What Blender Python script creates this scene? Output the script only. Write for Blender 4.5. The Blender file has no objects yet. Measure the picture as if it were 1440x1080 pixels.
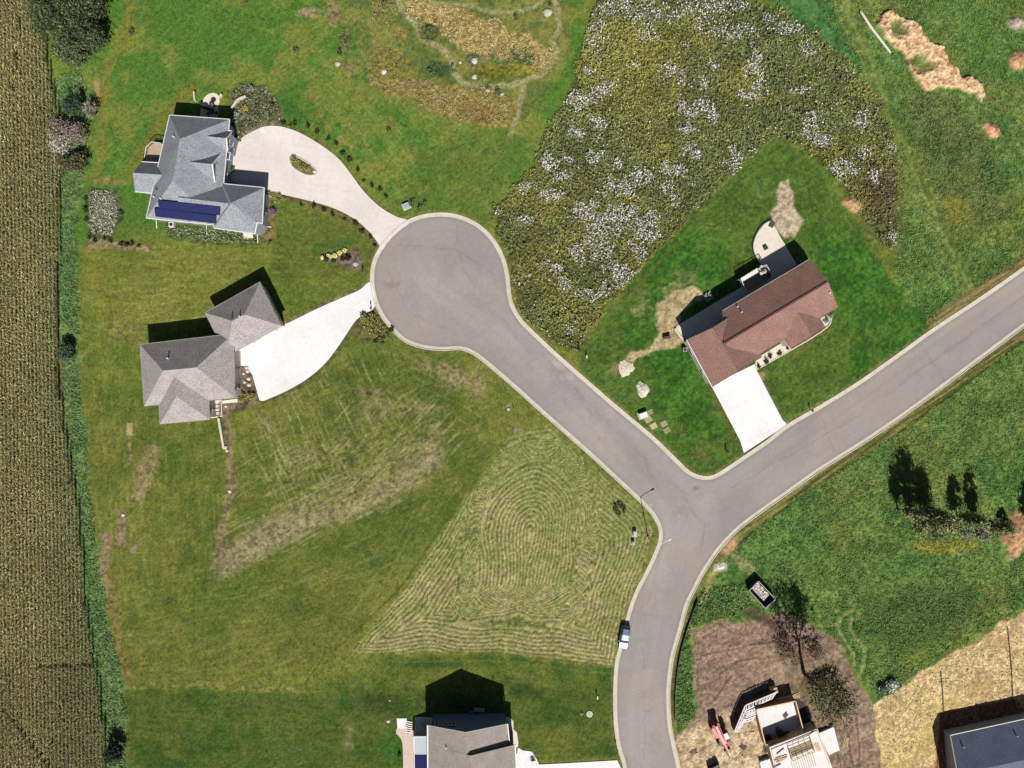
import bpy, math, random
import numpy as np
from mathutils import Vector, Matrix
from mathutils.geometry import tessellate_polygon

# ------------------------------------------------------------------ camera, sky, sun, exposure
SC = bpy.context.scene
COL = SC.collection
U = 1.286            # metres per height unit of the survey notes
H = 111.0            # camera height in the same units (143 m)
F = 1000.0           # focal length in photo pixels
cam_d = bpy.data.cameras.new("camera"); cam = bpy.data.objects.new("camera", cam_d); COL.objects.link(cam)
cam_d.sensor_width = 36.0; cam_d.lens = 36.0 * F / 1440.0
cam_d.clip_start = 1.0; cam_d.clip_end = 5000.0
cam.location = (0, 0, H * U); cam.rotation_euler = (0, 0, 0)
SC.camera = cam
SUNV = Vector((0.175, -0.943, 1.0)).normalized()
world = bpy.data.worlds.new("World"); SC.world = world; world.use_nodes = True
wn = world.node_tree; wn.nodes.clear()
sky = wn.nodes.new('ShaderNodeTexSky'); sky.sky_type = 'NISHITA'; sky.sun_disc = False
sky.sun_elevation = math.asin(SUNV.z); sky.sun_rotation = math.radians(170)
bgn = wn.nodes.new('ShaderNodeBackground'); bgn.inputs['Strength'].default_value = 0.038
wo = wn.nodes.new('ShaderNodeOutputWorld')
wn.links.new(sky.outputs[0], bgn.inputs[0]); wn.links.new(bgn.outputs[0], wo.inputs[0])
sd = bpy.data.lights.new("sun", 'SUN'); sd.energy = 4.9; sd.angle = math.radians(0.5); sd.color = (1.0, 0.955, 0.90)
so = bpy.data.objects.new("sun", sd); COL.objects.link(so); so.location = (30, -60, 90)
so.rotation_euler = (-SUNV).to_track_quat('-Z', 'Y').to_euler()
SC.view_settings.view_transform = 'Standard'; SC.view_settings.look = 'None'
SC.view_settings.exposure = 0.90; SC.view_settings.gamma = 1.0
KEXP = 2.15          # sunlit level ground comes out at albedo * KEXP

# ------------------------------------------------------------------ helpers
rng = np.random.default_rng(7)
random.seed(5)
S = U / (F / H)      # metres per photo pixel on the ground
def G(px, py, z=0.0):
    return Vector(((px - 720) * S, (540 - py) * S, z))
def P(px, py, h=0.0):
    k = (H - h) / F * U
    return Vector(((px - 720) * k, (540 - py) * k, h * U))
def lin(v):
    v = v / 255.0
    return v / 12.92 if v <= 0.04045 else ((v + 0.055) / 1.055) ** 2.4
def A(r, g, b):
    return tuple(min(0.85, lin(c) / KEXP) for c in (r, g, b))
def nA(c): return np.array(A(*c), dtype=np.float32)

_mats = {}
def mat(name, rgb, rough=0.8, noise=0.25, scale=6.0, bump=0.0, metal=0.0, spec=0.3, scale2=0.0, noise2=0.0, attr=False):
    if name in _mats: return _mats[name]
    m = bpy.data.materials.new(name); m.use_nodes = True
    nt = m.node_tree; b = nt.nodes['Principled BSDF']
    b.inputs['Roughness'].default_value = rough; b.inputs['Metallic'].default_value = metal
    b.inputs['Specular IOR Level'].default_value = spec
    geo = nt.nodes.new('ShaderNodeNewGeometry')
    def noise_node(sc, det=3):
        n = nt.nodes.new('ShaderNodeTexNoise'); n.inputs['Scale'].default_value = sc
        n.inputs['Detail'].default_value = det; nt.links.new(geo.outputs['Position'], n.inputs['Vector']); return n
    n1 = noise_node(scale)
    mr = nt.nodes.new('ShaderNodeMapRange'); mr.inputs[1].default_value = 0.3; mr.inputs[2].default_value = 0.7
    mr.inputs[3].default_value = 1 - noise; mr.inputs[4].default_value = 1 + noise
    nt.links.new(n1.outputs['Fac'], mr.inputs[0])
    fac = mr.outputs[0]
    if noise2 > 0:
        n2 = noise_node(scale2, 4)
        m2 = nt.nodes.new('ShaderNodeMapRange'); m2.inputs[1].default_value = 0.3; m2.inputs[2].default_value = 0.7
        m2.inputs[3].default_value = 1 - noise2; m2.inputs[4].default_value = 1 + noise2
        nt.links.new(n2.outputs['Fac'], m2.inputs[0])
        mu = nt.nodes.new('ShaderNodeMath'); mu.operation = 'MULTIPLY'
        nt.links.new(fac, mu.inputs[0]); nt.links.new(m2.outputs[0], mu.inputs[1]); fac = mu.outputs[0]
    vm = nt.nodes.new('ShaderNodeVectorMath'); vm.operation = 'SCALE'
    if attr:
        at = nt.nodes.new('ShaderNodeAttribute'); at.attribute_name = 'Col'
        nt.links.new(at.outputs['Color'], vm.inputs[0])
    else:
        vm.inputs[0].default_value = rgb
    nt.links.new(fac, vm.inputs['Scale']); nt.links.new(vm.outputs[0], b.inputs['Base Color'])
    if bump > 0:
        bp = nt.nodes.new('ShaderNodeBump'); bp.inputs['Strength'].default_value = bump; bp.inputs['Distance'].default_value = 0.05
        nt.links.new(n1.outputs['Fac'], bp.inputs['Height']); nt.links.new(bp.outputs[0], b.inputs['Normal'])
    _mats[name] = m
    return m

LOC = {}
def link(ob, parent=None):
    COL.objects.link(ob)
    if parent is not None: ob.parent = parent
def rootloc(o):
    while o.parent is not None: o = o.parent
    return LOC.get(o.name, Vector((0, 0, 0)))
def thing(name, label, cat, loc=(0, 0, 0), group=None):
    o = bpy.data.objects.new(name, None); link(o); o.location = loc; o.empty_display_size = 0.5
    LOC[o.name] = Vector(loc)
    tag(o, label, cat, group); return o
def tag(o, label=None, cat=None, group=None, kind=None):
    if label: o['label'] = label
    if cat: o['category'] = cat
    if group: o['group'] = group
    if kind: o['kind'] = kind
    return o
class MB:
    def __init__(s): s.v = []; s.f = []
    def poly(s, pts, faces):
        b = len(s.v); s.v += [Vector(p) for p in pts]; s.f += [tuple(b + i for i in f) for f in faces]
    def box(s, c, size, rz=0.0, tilt=None):
        c = Vector(c); R = Matrix.Rotation(rz, 3, 'Z')
        if tilt is not None: R = tilt
        hx, hy, hz = [q / 2 for q in size]
        pts = [c + R @ Vector((x * hx, y * hy, z * hz)) for z in (-1, 1) for x, y in ((-1, -1), (1, -1), (1, 1), (-1, 1))]
        s.poly(pts, [(3, 2, 1, 0), (4, 5, 6, 7), (0, 1, 5, 4), (1, 2, 6, 5), (2, 3, 7, 6), (3, 0, 4, 7)]); return s
    def beam(s, p, q, w, h):
        p, q = Vector(p), Vector(q); d = q - p; L = d.length
        if L < 1e-6: return s
        x = d.normalized(); up = Vector((0, 0, 1))
        if abs(x.z) > 0.98: up = Vector((0, 1, 0))
        y = up.cross(x).normalized(); z = x.cross(y)
        s.box((p + q) / 2, (L, w, h), tilt=Matrix((x, y, z)).transposed()); return s
    def tube(s, pts, rad, n=8, cap=True):
        pts = [Vector(p) for p in pts]
        if not hasattr(rad, '__len__'): rad = [rad] * len(pts)
        b = len(s.v)
        for i, p in enumerate(pts):
            d = (pts[min(i + 1, len(pts) - 1)] - pts[max(i - 1, 0)]).normalized()
            up = Vector((0, 0, 1)) if abs(d.z) < 0.9 else Vector((1, 0, 0))
            x = up.cross(d).normalized(); y = d.cross(x)
            for k in range(n):
                a = 2 * math.pi * k / n
                s.v.append(p + (x * math.cos(a) + y * math.sin(a)) * rad[i])
        for i in range(len(pts) - 1):
            for k in range(n):
                a0 = b + i * n + k; a1 = b + i * n + (k + 1) % n
                s.f.append((a0, a1, a1 + n, a0 + n))
        if cap:
            s.f.append(tuple(b + k for k in reversed(range(n)))); e = b + (len(pts) - 1) * n
            s.f.append(tuple(e + k for k in range(n)))
        return s
    def prism(s, poly, z0, z1):
        n = len(poly); z0s = z0 if hasattr(z0, '__len__') else [z0] * n; z1s = z1 if hasattr(z1, '__len__') else [z1] * n
        if sum(poly[i][0] * poly[(i + 1) % n][1] - poly[(i + 1) % n][0] * poly[i][1] for i in range(n)) < 0:
            poly = list(reversed(poly)); z0s = list(reversed(z0s)); z1s = list(reversed(z1s))
        b = len(s.v)
        s.v += [Vector((p[0], p[1], z)) for p, z in zip(poly, z0s)] + [Vector((p[0], p[1], z)) for p, z in zip(poly, z1s)]
        for i in range(n):
            j = (i + 1) % n; s.f.append((b + i, b + j, b + n + j, b + n + i))
        tri = tessellate_polygon([[Vector((p[0], p[1], 0)) for p in poly]])
        for t in tri:
            a, c, d = [Vector((poly[i][0], poly[i][1])) for i in t]
            t = t if (c - a).cross(d - a) > 0 else (t[0], t[2], t[1])
            s.f.append(tuple(b + n + i for i in t)); s.f.append(tuple(b + i for i in reversed(t)))
        return s
    def build(s, name, m, parent=None, smooth=False, local=False):
        me = bpy.data.meshes.new(name)
        off = Vector((0, 0, 0)) if (parent is None or local) else rootloc(parent)
        me.from_pydata([tuple(v - off) for v in s.v], [], s.f); me.update()
        if m: me.materials.append(m)
        if smooth: me.polygons.foreach_set('use_smooth', [True] * len(me.polygons))
        ob = bpy.data.objects.new(name, me); link(ob, parent); return ob
def loft(mb, rings, cap=True):
    """rings: lists of points, same count, closed loops"""
    n = len(rings[0]); b = len(mb.v)
    for r in rings: mb.v += [Vector(p) for p in r]
    for i in range(len(rings) - 1):
        for k in range(n):
            a0 = b + i * n + k; a1 = b + i * n + (k + 1) % n
            mb.f.append((a0, a1, a1 + n, a0 + n))
    if cap:
        mb.f.append(tuple(b + k for k in reversed(range(n)))); e = b + (len(rings) - 1) * n
        mb.f.append(tuple(e + k for k in range(n)))
def copy_tree(o, parent=None):
    c = o.copy(); COL.objects.link(c); c.parent = parent
    for ch in list(o.children): copy_tree(ch, c)
    return c
def spline(pts, step=3.0, closed=False):
    pts = [Vector(p) for p in pts]; n = len(pts); out = []
    rngi = range(n if closed else n - 1)
    for i in rngi:
        p0 = pts[(i - 1) % n] if (closed or i > 0) else pts[0]; p1 = pts[i]; p2 = pts[(i + 1) % n]
        p3 = pts[(i + 2) % n] if (closed or i < n - 2) else pts[-1]
        m = max(1, int((p2 - p1).length / step))
        for k in range(m):
            t = k / m
            out.append(0.5 * ((2 * p1) + (-p0 + p2) * t + (2 * p0 - 5 * p1 + 4 * p2 - p3) * t * t + (-p0 + 3 * p1 - 3 * p2 + p3) * t ** 3))
    if not closed: out.append(pts[-1])
    return out

# ------------------------------------------------------------------ numpy noise and masks (photo-pixel ground coordinates = survey plan)
def vnoise(x, y, seed):
    r = np.random.default_rng(seed); T = r.random((256, 256)).astype(np.float32)
    xi = np.floor(x).astype(np.int64); yi = np.floor(y).astype(np.int64)
    fx = (x - xi).astype(np.float32); fy = (y - yi).astype(np.float32)
    fx = fx * fx * (3 - 2 * fx); fy = fy * fy * (3 - 2 * fy)
    x0 = xi % 256; x1 = (xi + 1) % 256; y0 = yi % 256; y1 = (yi + 1) % 256
    return (T[y0, x0] * (1 - fx) + T[y0, x1] * fx) * (1 - fy) + (T[y1, x0] * (1 - fx) + T[y1, x1] * fx) * fy
def fbm(x, y, sc, octv=4, seed=0):
    s = 0; a = 1.0; t = 0
    for o in range(octv):
        s = s + a * vnoise(x / sc * 2 ** o + 17 * o, y / sc * 2 ** o + 31 * o, seed + o); t += a; a *= 0.55
    return s / t
def sstep(a, b, x):
    t = np.clip((x - a) / (b - a), 0, 1); return t * t * (3 - 2 * t)
def sdf(X, Y, poly):
    """signed distance, positive inside"""
    d = np.full(X.shape, 1e9, np.float32); ins = np.zeros(X.shape, bool); n = len(poly)
    for i in range(n):
        x0, y0 = poly[i][0], poly[i][1]; x1, y1 = poly[(i + 1) % n][0], poly[(i + 1) % n][1]
        ex, ey = x1 - x0, y1 - y0; L = ex * ex + ey * ey + 1e-9
        t = np.clip(((X - x0) * ex + (Y - y0) * ey) / L, 0, 1)
        d = np.minimum(d, (X - x0 - t * ex) ** 2 + (Y - y0 - t * ey) ** 2)
        if y0 != y1:
            c = (Y >= min(y0, y1)) & (Y < max(y0, y1)) & (X < (ex) * (Y - y0) / ey + x0); ins ^= c
    d = np.sqrt(d); return np.where(ins, d, -d)
def ldist(X, Y, line):
    d = np.full(X.shape, 1e9, np.float32)
    for i in range(len(line) - 1):
        x0, y0 = line[i][0], line[i][1]; x1, y1 = line[i + 1][0], line[i + 1][1]
        ex, ey = x1 - x0, y1 - y0; L = ex * ex + ey * ey + 1e-9
        t = np.clip(((X - x0) * ex + (Y - y0) * ey) / L, 0, 1)
        d = np.minimum(d, (X - x0 - t * ex) ** 2 + (Y - y0 - t * ey) ** 2)
    return np.sqrt(d)

# ------------------------------------------------------------------ plan data
K1 = [(885, 1240), (879, 1120), (876, 1080), (868.8, 1055), (865, 1035), (862.5, 1005), (862.5, 960), (865, 930), (870, 910), (882.5, 860), (892.5, 832), (903.8, 810), (915, 787), (925, 762), (926, 745), (920, 731), (908, 715), (870, 679), (820, 633), (770, 589), (720, 544), (705, 531), (685, 514), (665, 499), (647, 492.5), (622, 493.5), (592, 490), (567, 480), (549, 463), (534, 443), (525, 422), (520.5, 395), (523, 370), (533, 348), (550, 327.5), (572, 310), (597, 301), (625, 299), (650, 303.5), (675, 316), (696, 337), (710, 363), (716, 388), (718.5, 410), (722, 427), (731, 444), (745, 460), (782, 495), (832, 539), (870, 572), (920, 614), (955, 648), (969, 661), (982, 667.5), (997, 669), (1012, 663), (1045, 641), (1080, 617), (1107, 596), (1155, 568), (1205, 537), (1255, 502), (1312, 461), (1380, 416), (1440, 374), (1500, 332), (1700, 200)]
K2 = [(966, 1240), (961, 1120), (957, 1080), (950, 1047), (945, 1022), (942.5, 985), (943.5, 960), (948, 925), (960, 882), (968, 852), (979, 829), (993, 803), (1012, 775), (1038, 747), (1073, 720), (1110, 694), (1155, 662), (1217, 623), (1280, 580), (1337, 538), (1440, 461), (1500, 416), (1700, 270)]
K1s = spline(K1, 5); K2s = spline(K2, 5)
ROAD = [tuple(p) for p in K1s] + [tuple(p) for p in reversed(K2s)]
DRV_NW = spline([(361, 182), (375, 177.5), (395, 178), (420, 186), (450, 203), (475, 222), (493, 244), (510, 267), (532, 289), (556, 304), (575, 312), (552, 332), (537, 352), (533, 344), (520, 327), (500, 309), (470, 293), (430, 281), (390, 272), (345, 262), (318, 250), (323, 228), (330, 208), (340, 194)], 4, True)
DRV_SW = spline([(310, 492), (396, 458), (440, 437), (480, 419), (505, 408), (522, 397), (527, 430), (513, 441), (500, 451), (487, 470), (472, 492), (455, 513), (430, 534), (400, 551), (370, 564)], 4, False) + [Vector(p) for p in ((365, 563), (360, 545), (355, 527), (346, 515), (330, 513))]
DRV_C = [(1000, 542), (1061, 512), (1063, 519), (1080, 552), (1100, 590), (1107, 597), (1046, 637), (1041, 620), (1020, 580)]
DRV_D = [(726, 1050), (735, 1055), (748, 1057), (754, 1066), (758, 1075), (800, 1073), (868, 1069), (878, 1090), (884, 1150), (726, 1150)]
MEADOW = [(850, -80), (838, 0), (822, 60), (812, 110), (772, 180), (755, 225), (722, 272), (692, 292), (702, 330), (718, 370), (722, 415), (732, 438), (765, 472), (812, 498), (826, 470), (860, 420), (900, 378), (960, 315), (1020, 258), (1075, 205), (1100, 192), (1140, 215), (1185, 262), (1200, 290), (1235, 330), (1262, 350), (1262, 250), (1258, 205), (1240, 160), (1205, 105), (1150, 45), (1100, 18), (1050, 2), (1010, -80)]
LAWN_C = [(1097, 193), (1130, 215), (1165, 262), (1200, 312), (1250, 385), (1300, 445), (1308, 466), (1255, 504), (1110, 597), (1045, 643), (1000, 672), (972, 665), (870, 574), (812, 522), (818, 495), (830, 470), (900, 382), (1000, 280), (1065, 215)]
HAY = [(716, 618), (745, 606), (775, 600), (818, 640), (905, 720), (918, 745), (912, 785), (885, 845), (868, 900), (864, 940), (800, 930), (700, 917), (490, 920), (530, 872), (575, 820), (640, 722), (690, 655)]
CORN = [(-80, -80), (62, -80), (66, 60), (76, 110), (86, 170), (90, 250), (87, 330), (85, 420), (84, 520), (92, 590), (103, 650), (116, 740), (122, 830), (132, 900), (142, 960), (150, 1030), (158, 1160), (-80, 1160)]
STRIP = [(76, 110), (110, 100), (132, 130), (118, 250), (106, 300), (108, 380), (110, 480), (115, 560), (121, 620), (128, 700), (138, 780), (148, 840), (158, 900), (170, 950), (176, 1010), (180, 1160), (150, 1160), (138, 960), (120, 860), (112, 740), (98, 640), (86, 560), (82, 420), (88, 250)]
STRAW = [(1231, 988), (1300, 943), (1372, 902), (1440, 856), (1520, 805), (1600, 805), (1600, 1200), (1235, 1200), (1238, 1060)]
SOIL = [(975, 884), (1000, 876), (1060, 872), (1100, 862), (1140, 872), (1172, 895), (1195, 935), (1212, 965), (1231, 988), (1238, 1060), (1240, 1200), (960, 1200), (956, 1075), (948, 1040), (962, 1030), (978, 1012), (976, 960), (972, 915)]
PRA1 = [(566, -20), (600, 4), (650, 12), (700, 35), (745, 52), (775, 72), (778, 92), (762, 104), (720, 84), (680, 74), (640, 62), (610, 38), (575, 24)]
PRA2 = [(518, 106), (560, 110), (600, 116), (640, 126), (690, 125), (715, 134), (724, 160), (712, 176), (680, 176), (640, 168), (605, 155), (585, 140), (545, 130), (520, 120)]
DIRT_NE = [(1232, 34), (1240, 22), (1252, 14), (1262, 18), (1276, 28), (1290, 38), (1300, 55), (1325, 68), (1332, 84), (1350, 104), (1368, 108), (1384, 122), (1387, 134), (1378, 140), (1360, 132), (1345, 126), (1320, 124), (1302, 128), (1290, 118), (1284, 108), (1276, 92), (1268, 75), (1252, 60), (1240, 48)]

STEP = 1.5
gx = np.arange(-66, 1506.1, STEP, dtype=np.float32); gy = np.arange(-66, 1146.1, STEP, dtype=np.float32)
NX, NY = len(gx), len(gy)
X, Y = np.meshgrid(gx, gy)
X = X.astype(np.float32); Y = Y.astype(np.float32)
WX = X + 9 * (fbm(X, Y, 22, 4, 900) - 0.5) * 2; WY = Y + 9 * (fbm(X, Y, 22, 4, 950) - 0.5) * 2   # wandering edges
fine = fbm(X, Y, 4.5, 3, 11); mid = fbm(X, Y, 22, 4, 21); big = fbm(X, Y, 120, 4, 31); grain = rng.random(X.shape).astype(np.float32)
col = np.zeros(X.shape + (3,), np.float32); rough = np.full(X.shape, 0.02, np.float32)
def mix(c, w):
    global col
    w = w[..., None] if w.ndim == 2 else w
    col = col * (1 - w) + c * w
def two(a, b, t): return nA(a) * (1 - t[..., None]) + nA(b) * t[..., None]
def setr(v, w):
    global rough
    rough = rough * (1 - w) + v * w
def reg(poly, soft=4, warp=True, margin=0):
    d = sdf(WX if warp else X, WY if warp else Y, poly) + margin
    return sstep(-soft / 2, soft / 2, d)
def blob(cx, cy, rx, ry=None, ang=0, soft=0.5, wob=0.5, seed=0):
    ry = ry or rx; a = math.radians(ang); dx = X - cx; dy = Y - cy
    u = (dx * math.cos(a) + dy * math.sin(a)) / rx; v = (-dx * math.sin(a) + dy * math.cos(a)) / ry
    r = np.sqrt(u * u + v * v) + (fbm(X, Y, 14, 4, 60 + seed) - 0.5) * 2 * wob
    return 1 - sstep(1 - soft, 1 + soft * 0.4, r)
def stroke(line, w, soft=2.0, warp=0.3):
    d = ldist(X + (WX - X) * warp, Y + (WY - Y) * warp, line); return 1 - sstep(w / 2 - soft / 2, w / 2 + soft / 2, d)

# base lawns
t = sstep(0.35, 0.65, mid * 0.6 + big * 0.4)
mix(two((90, 112, 38), (116, 124, 50), t), np.ones(X.shape, np.float32))
# north-west lawn: stronger green
w = sstep(20, -20, sdf(X, Y, [(130, 330), (560, 300), (1000, 300), (1000, 700), (130, 700)])) * (Y < 345)
mix(two((76, 120, 38), (112, 128, 50), sstep(0.42, 0.62, 0.5 * mid + 0.5 * fbm(X, Y, 60, 3, 77) + 0.10 * sstep(280, 470, X) - 0.06)), w * 1.0)
mix(nA((122, 118, 52)), 0.75 * stroke([(185, -20), (182, 20), (178, 50), (155, 85), (147, 130), (144, 200), (138, 240), (122, 250)], 10, 8))
mix(nA((165, 140, 95)), 0.8 * stroke([(137, 118), (134, 140), (132, 155)], 8, 5))
mix(nA((128, 116, 50)), 0.65 * stroke([(270, 125), (240, 155), (222, 180), (200, 220), (185, 250)], 16, 14))
mix(nA((60, 112, 40)), 0.8 * blob(410, 155, 12, 38, -35))
# prairie garden
w = reg([(470, -60), (800, -60), (800, 60), (790, 90), (740, 185), (690, 180), (600, 165), (520, 120), (500, 60)], 16)
mix(two((96, 108, 54), (132, 130, 68), sstep(0.4, 0.6, mid)), w * 0.75); setr(0.06, w * 0.7)
for poly, c1, c2 in ((PRA1, (182, 160, 100), (144, 130, 72)), (PRA2, (166, 146, 88), (132, 118, 62))):
    w = reg(poly, 8); mix(two(c2, c1, sstep(0.35, 0.65, fine)), w); setr(0.12, w)
mix(two((160, 110, 62), (132, 106, 60), fine), 0.7 * blob(668, 157, 32, 15, 5, wob=0.8)); mix(nA((176, 158, 60)), 0.7 * blob(745, 92, 26, 12, 20))
for bx, by, rx, ry, c in ((547, 88, 27, 26, (138, 134, 62)), (565, 46, 12, 11, (158, 142, 74)), (545, 16, 22, 18, (122, 124, 62)), (486, 58, 12, 20, (100, 112, 54)), (600, 45, 14, 16, (88, 98, 46)), (470, 15, 12, 22, (146, 128, 92)), (436, 16, 20, 8, (158, 136, 104)), (620, 98, 26, 12, (66, 98, 52)), (668, 84, 16, 10, (112, 118, 84)), (742, 84, 20, 12, (84, 104, 60)), (700, 100, 45, 12, (124, 126, 46)), (495, 92, 14, 10, (124, 120, 76))):
    w = blob(bx, by, rx, ry, 0, 0.5, 0.6, int(bx)); mix(two(tuple(int(q * 0.72) for q in c), c, sstep(0.3, 0.6, fine)), w * 0.9); setr(0.12, w)
for ln, wd in (([(772, -30), (782, 10), (788, 40), (776, 56), (782, 72), (778, 86), (762, 104), (742, 112), (718, 120), (680, 121), (650, 117), (638, 104), (634, 84), (620, 66), (594, 56), (588, 38), (572, 24), (562, 8), (560, -20)], 8), ([(738, 114), (730, 150), (722, 180), (715, 200)], 7), ([(540, -20), (600, 2), (660, 8), (690, 16), (720, 18), (750, 12), (762, 0)], 5)):
    mix(two((140, 138, 92), (168, 160, 118), fine), 0.9 * stroke(ln, wd, 4)); setr(0.02, stroke(ln, wd, 4))
for ln in ([(370, 98), (400, 105), (430, 125), (445, 160), (470, 185), (500, 210), (525, 240)], [(485, 172), (505, 188), (520, 210), (535, 235)], [(490, 100), (500, 130), (497, 142)], [(578, 170), (582, 210), (580, 240)], [(430, 20), (470, 30), (500, 30)]):
    mix(nA((150, 128, 78)), 0.5 * stroke(ln, 8, 7, 0.9) * sstep(0.4, 0.6, mid))
for k in range(6):
    rr = 16 + k * 5
    mix(nA((134, 130, 78)), 0.35 * stroke([(488 + rr * math.cos(a), 62 + 1.25 * rr * math.sin(a)) for a in np.linspace(-1.6, 1.9, 16)], 2, 2))
# lawns right of the drive / between drives
w = reg([(585, 215), (690, 190), (725, 190), (745, 215), (690, 292), (640, 296), (590, 298), (560, 250)], 20)
mix(two((74, 112, 38), (98, 120, 46), mid), w * 0.8)
w = reg([(380, 290), (420, 288), (500, 320), (525, 345), (515, 385), (400, 395), (380, 360)], 18)
mix(two((78, 100, 34), (98, 106, 46), mid), w * 0.7); mix(nA((58, 98, 34)), 0.7 * blob(470, 345, 38, 9, -14))
mix(nA((84, 116, 40)), 0.5 * blob(190, 320, 30, 12))
# B lawn tones
mix(two((112, 122, 44), (128, 126, 62), mid), 0.55 * reg([(130, 345), (380, 345), (300, 430), (200, 480), (140, 470)], 30))
mix(nA((96, 98, 44)), 0.25 * sstep(0.55, 0.62, fbm(X * 0.18, Y * 2.4, 16, 3, 41)) * reg([(115, 340), (520, 340), (520, 400), (360, 380), (200, 480), (115, 600)], 10))
w = reg([(125, 560), (620, 480), (760, 590), (690, 660), (480, 925), (180, 965), (120, 700)], 30)
mix(two((80, 100, 34), (112, 116, 52), sstep(0.38, 0.62, 0.6 * big + 0.4 * mid)), 0.85 * w)
mix(two((70, 98, 30), (100, 110, 42), mid), 0.7 * blob(300, 840, 130, 40, -18, 0.8, 0.7, 4)); mix(two((60, 96, 30), (92, 108, 40), mid), 0.7 * blob(560, 770, 110, 26, -38, 0.8, 0.5, 5))
# dry, worn ground
for ln, wd, c, a in (([(318, 790), (360, 762), (430, 728), (500, 700), (560, 672), (600, 640)], 34, (152, 142, 104), 0.85),
                     ([(430, 716), (520, 670), (610, 610)], 26, (134, 134, 84), 0.7), ([(322, 640), (324, 680), (320, 720), (306, 775)], 9, (148, 134, 98), 0.75),
                     ([(318, 590), (326, 640), (330, 690)], 6, (140, 124, 94), 0.7), ([(182, 622), (180, 655)], 5, (150, 134, 98), 0.7),
                     ([(196, 696), (205, 660), (212, 640)], 20, (148, 134, 96), 0.75), ([(170, 720), (172, 745), (166, 765)], 12, (150, 132, 104), 0.8), ([(184, 772), (192, 765)], 7, (150, 134, 104), 0.8),
                     ([(148, 755), (146, 785), (150, 830)], 10, (150, 130, 100), 0.75), ([(163, 975), (182, 962), (300, 964), (430, 970)], 6, (146, 138, 78), 0.6), ([(154, 810), (165, 900), (178, 950)], 13, (138, 122, 70), 0.6),
                     ([(120, 345), (165, 347), (210, 350)], 7, (150, 128, 96), 0.6), ([(130, 255), (175, 257)], 7, (160, 130, 90), 0.5), ([(110, 380), (112, 560), (122, 660)], 5, (128, 122, 60), 0.6)):
    mix(two(tuple(int(q * 0.8) for q in c), c, sstep(0.3, 0.62, fine)), min(1.0, a * 1.2) * stroke(ln, wd * 1.15, wd * 0.7, 0.9) * sstep(0.2, 0.45, fbm(X, Y, 9, 3, int(wd) + 5) + 0.12))
for bx, by, rx, ry, an, c in ((640, 528, 42, 20, 25, (158, 142, 106)), (520, 555, 30, 14, 0, (118, 116, 72)), (372, 600, 12, 14, 0, (150, 140, 104)), (540, 575, 50, 20, 0, (122, 124, 74)), (460, 640, 80, 30, -20, (124, 126, 70)), (600, 575, 26, 10, 10, (132, 130, 84)), (714, 572, 8, 6, 0, (150, 140, 108)), (724, 604, 12, 8, 0, (140, 132, 100)), (520, 668, 90, 36, -28, (120, 124, 66)), (180, 468, 26, 22, 0, (126, 122, 66)), (460, 430, 40, 10, -25, (128, 124, 66)), (590, 508, 20, 12, 10, (120, 118, 66))):
    mix(two(tuple(int(q * 0.72) for q in c), c, sstep(0.25, 0.6, fine)), 0.85 * blob(bx, by, rx, ry, an, 0.7, 0.9, int(bx + by)) * sstep(0.3, 0.5, fbm(X, Y, 10, 3, int(bx)) + 0.1))
for i, (a, b) in enumerate((((373, 590), (397, 672)), ((390, 585), (412, 664)), ((404, 575), (426, 652)), ((420, 586), (452, 708)), ((446, 610), (474, 670)), ((380, 640), (395, 668)), ((590, 555), (548, 630)), ((608, 590), (520, 680)), ((620, 592), (560, 655)), ((560, 560), (600, 540)))):
    mix(nA((176, 170, 122)), 0.45 * stroke([a, b], 1.6, 1.6, 0.1) * sstep(0.4, 0.55, fbm(X, Y, 6, 2, 300 + i)))
for i in range(6):
    mix(nA((156, 150, 106)), 0.35 * stroke([(330 + i * 3, 778 + i * 4), (470, 705 + i * 5), (590 + i * 4, 640 + i * 6)], 1.6, 1.6, 0.3))
for ln in ([(525, 725), (560, 712), (620, 700)], [(530, 728), (580, 716), (600, 708)], [(470, 915), (560, 830), (650, 700)], [(455, 925), (430, 960)]):
    mix(nA((52, 72, 26)), 0.5 * stroke(ln, 2.2, 2, 0.2))
# southern lawns
w = reg([(178, 968), (430, 973), (560, 920), (700, 922), (862, 938), (868, 1200), (178, 1200)], 10)
mix(two((60, 96, 30), (104, 116, 44), sstep(0.36, 0.66, 0.5 * mid + 0.5 * big)), w)
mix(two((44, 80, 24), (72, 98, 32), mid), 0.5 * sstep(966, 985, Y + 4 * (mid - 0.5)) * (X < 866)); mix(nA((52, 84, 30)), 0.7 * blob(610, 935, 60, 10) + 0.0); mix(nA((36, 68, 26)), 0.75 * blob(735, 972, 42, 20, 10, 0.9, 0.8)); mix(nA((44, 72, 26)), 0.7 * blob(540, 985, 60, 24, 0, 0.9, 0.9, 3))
mix(nA((126, 124, 56)), 0.5 * blob(790, 1040, 60, 24, 0, 0.9, 0.9, 8)); mix(nA((112, 116, 50)), 0.6 * blob(620, 945, 60, 7, 0, 0.9, 0.5, 9))
mix(nA((50, 108, 30)), 0.6 * blob(555, 1060, 26, 30, 0, 0.9, 0.5, 2)); mix(nA((150, 138, 104)), 0.5 * blob(490, 1035, 8, 24, 0, 0.9, 0.9, 2))
mix(nA((96, 120, 56)), 0.45 * stroke([(490, 932), (600, 930), (720, 930), (862, 950)], 3, 2))
mix(nA((134, 124, 62)), 0.5 * stroke([(760, 1071), (862, 1066)], 6, 5)); 
grid = sstep(0.6, 0.8, np.sin(X * 2 * np.pi / 16 + 3 * mid)) * 0.5 + sstep(0.6, 0.8, np.sin(Y * 2 * np.pi / 13 + 2 * mid)) * 0.5
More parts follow.
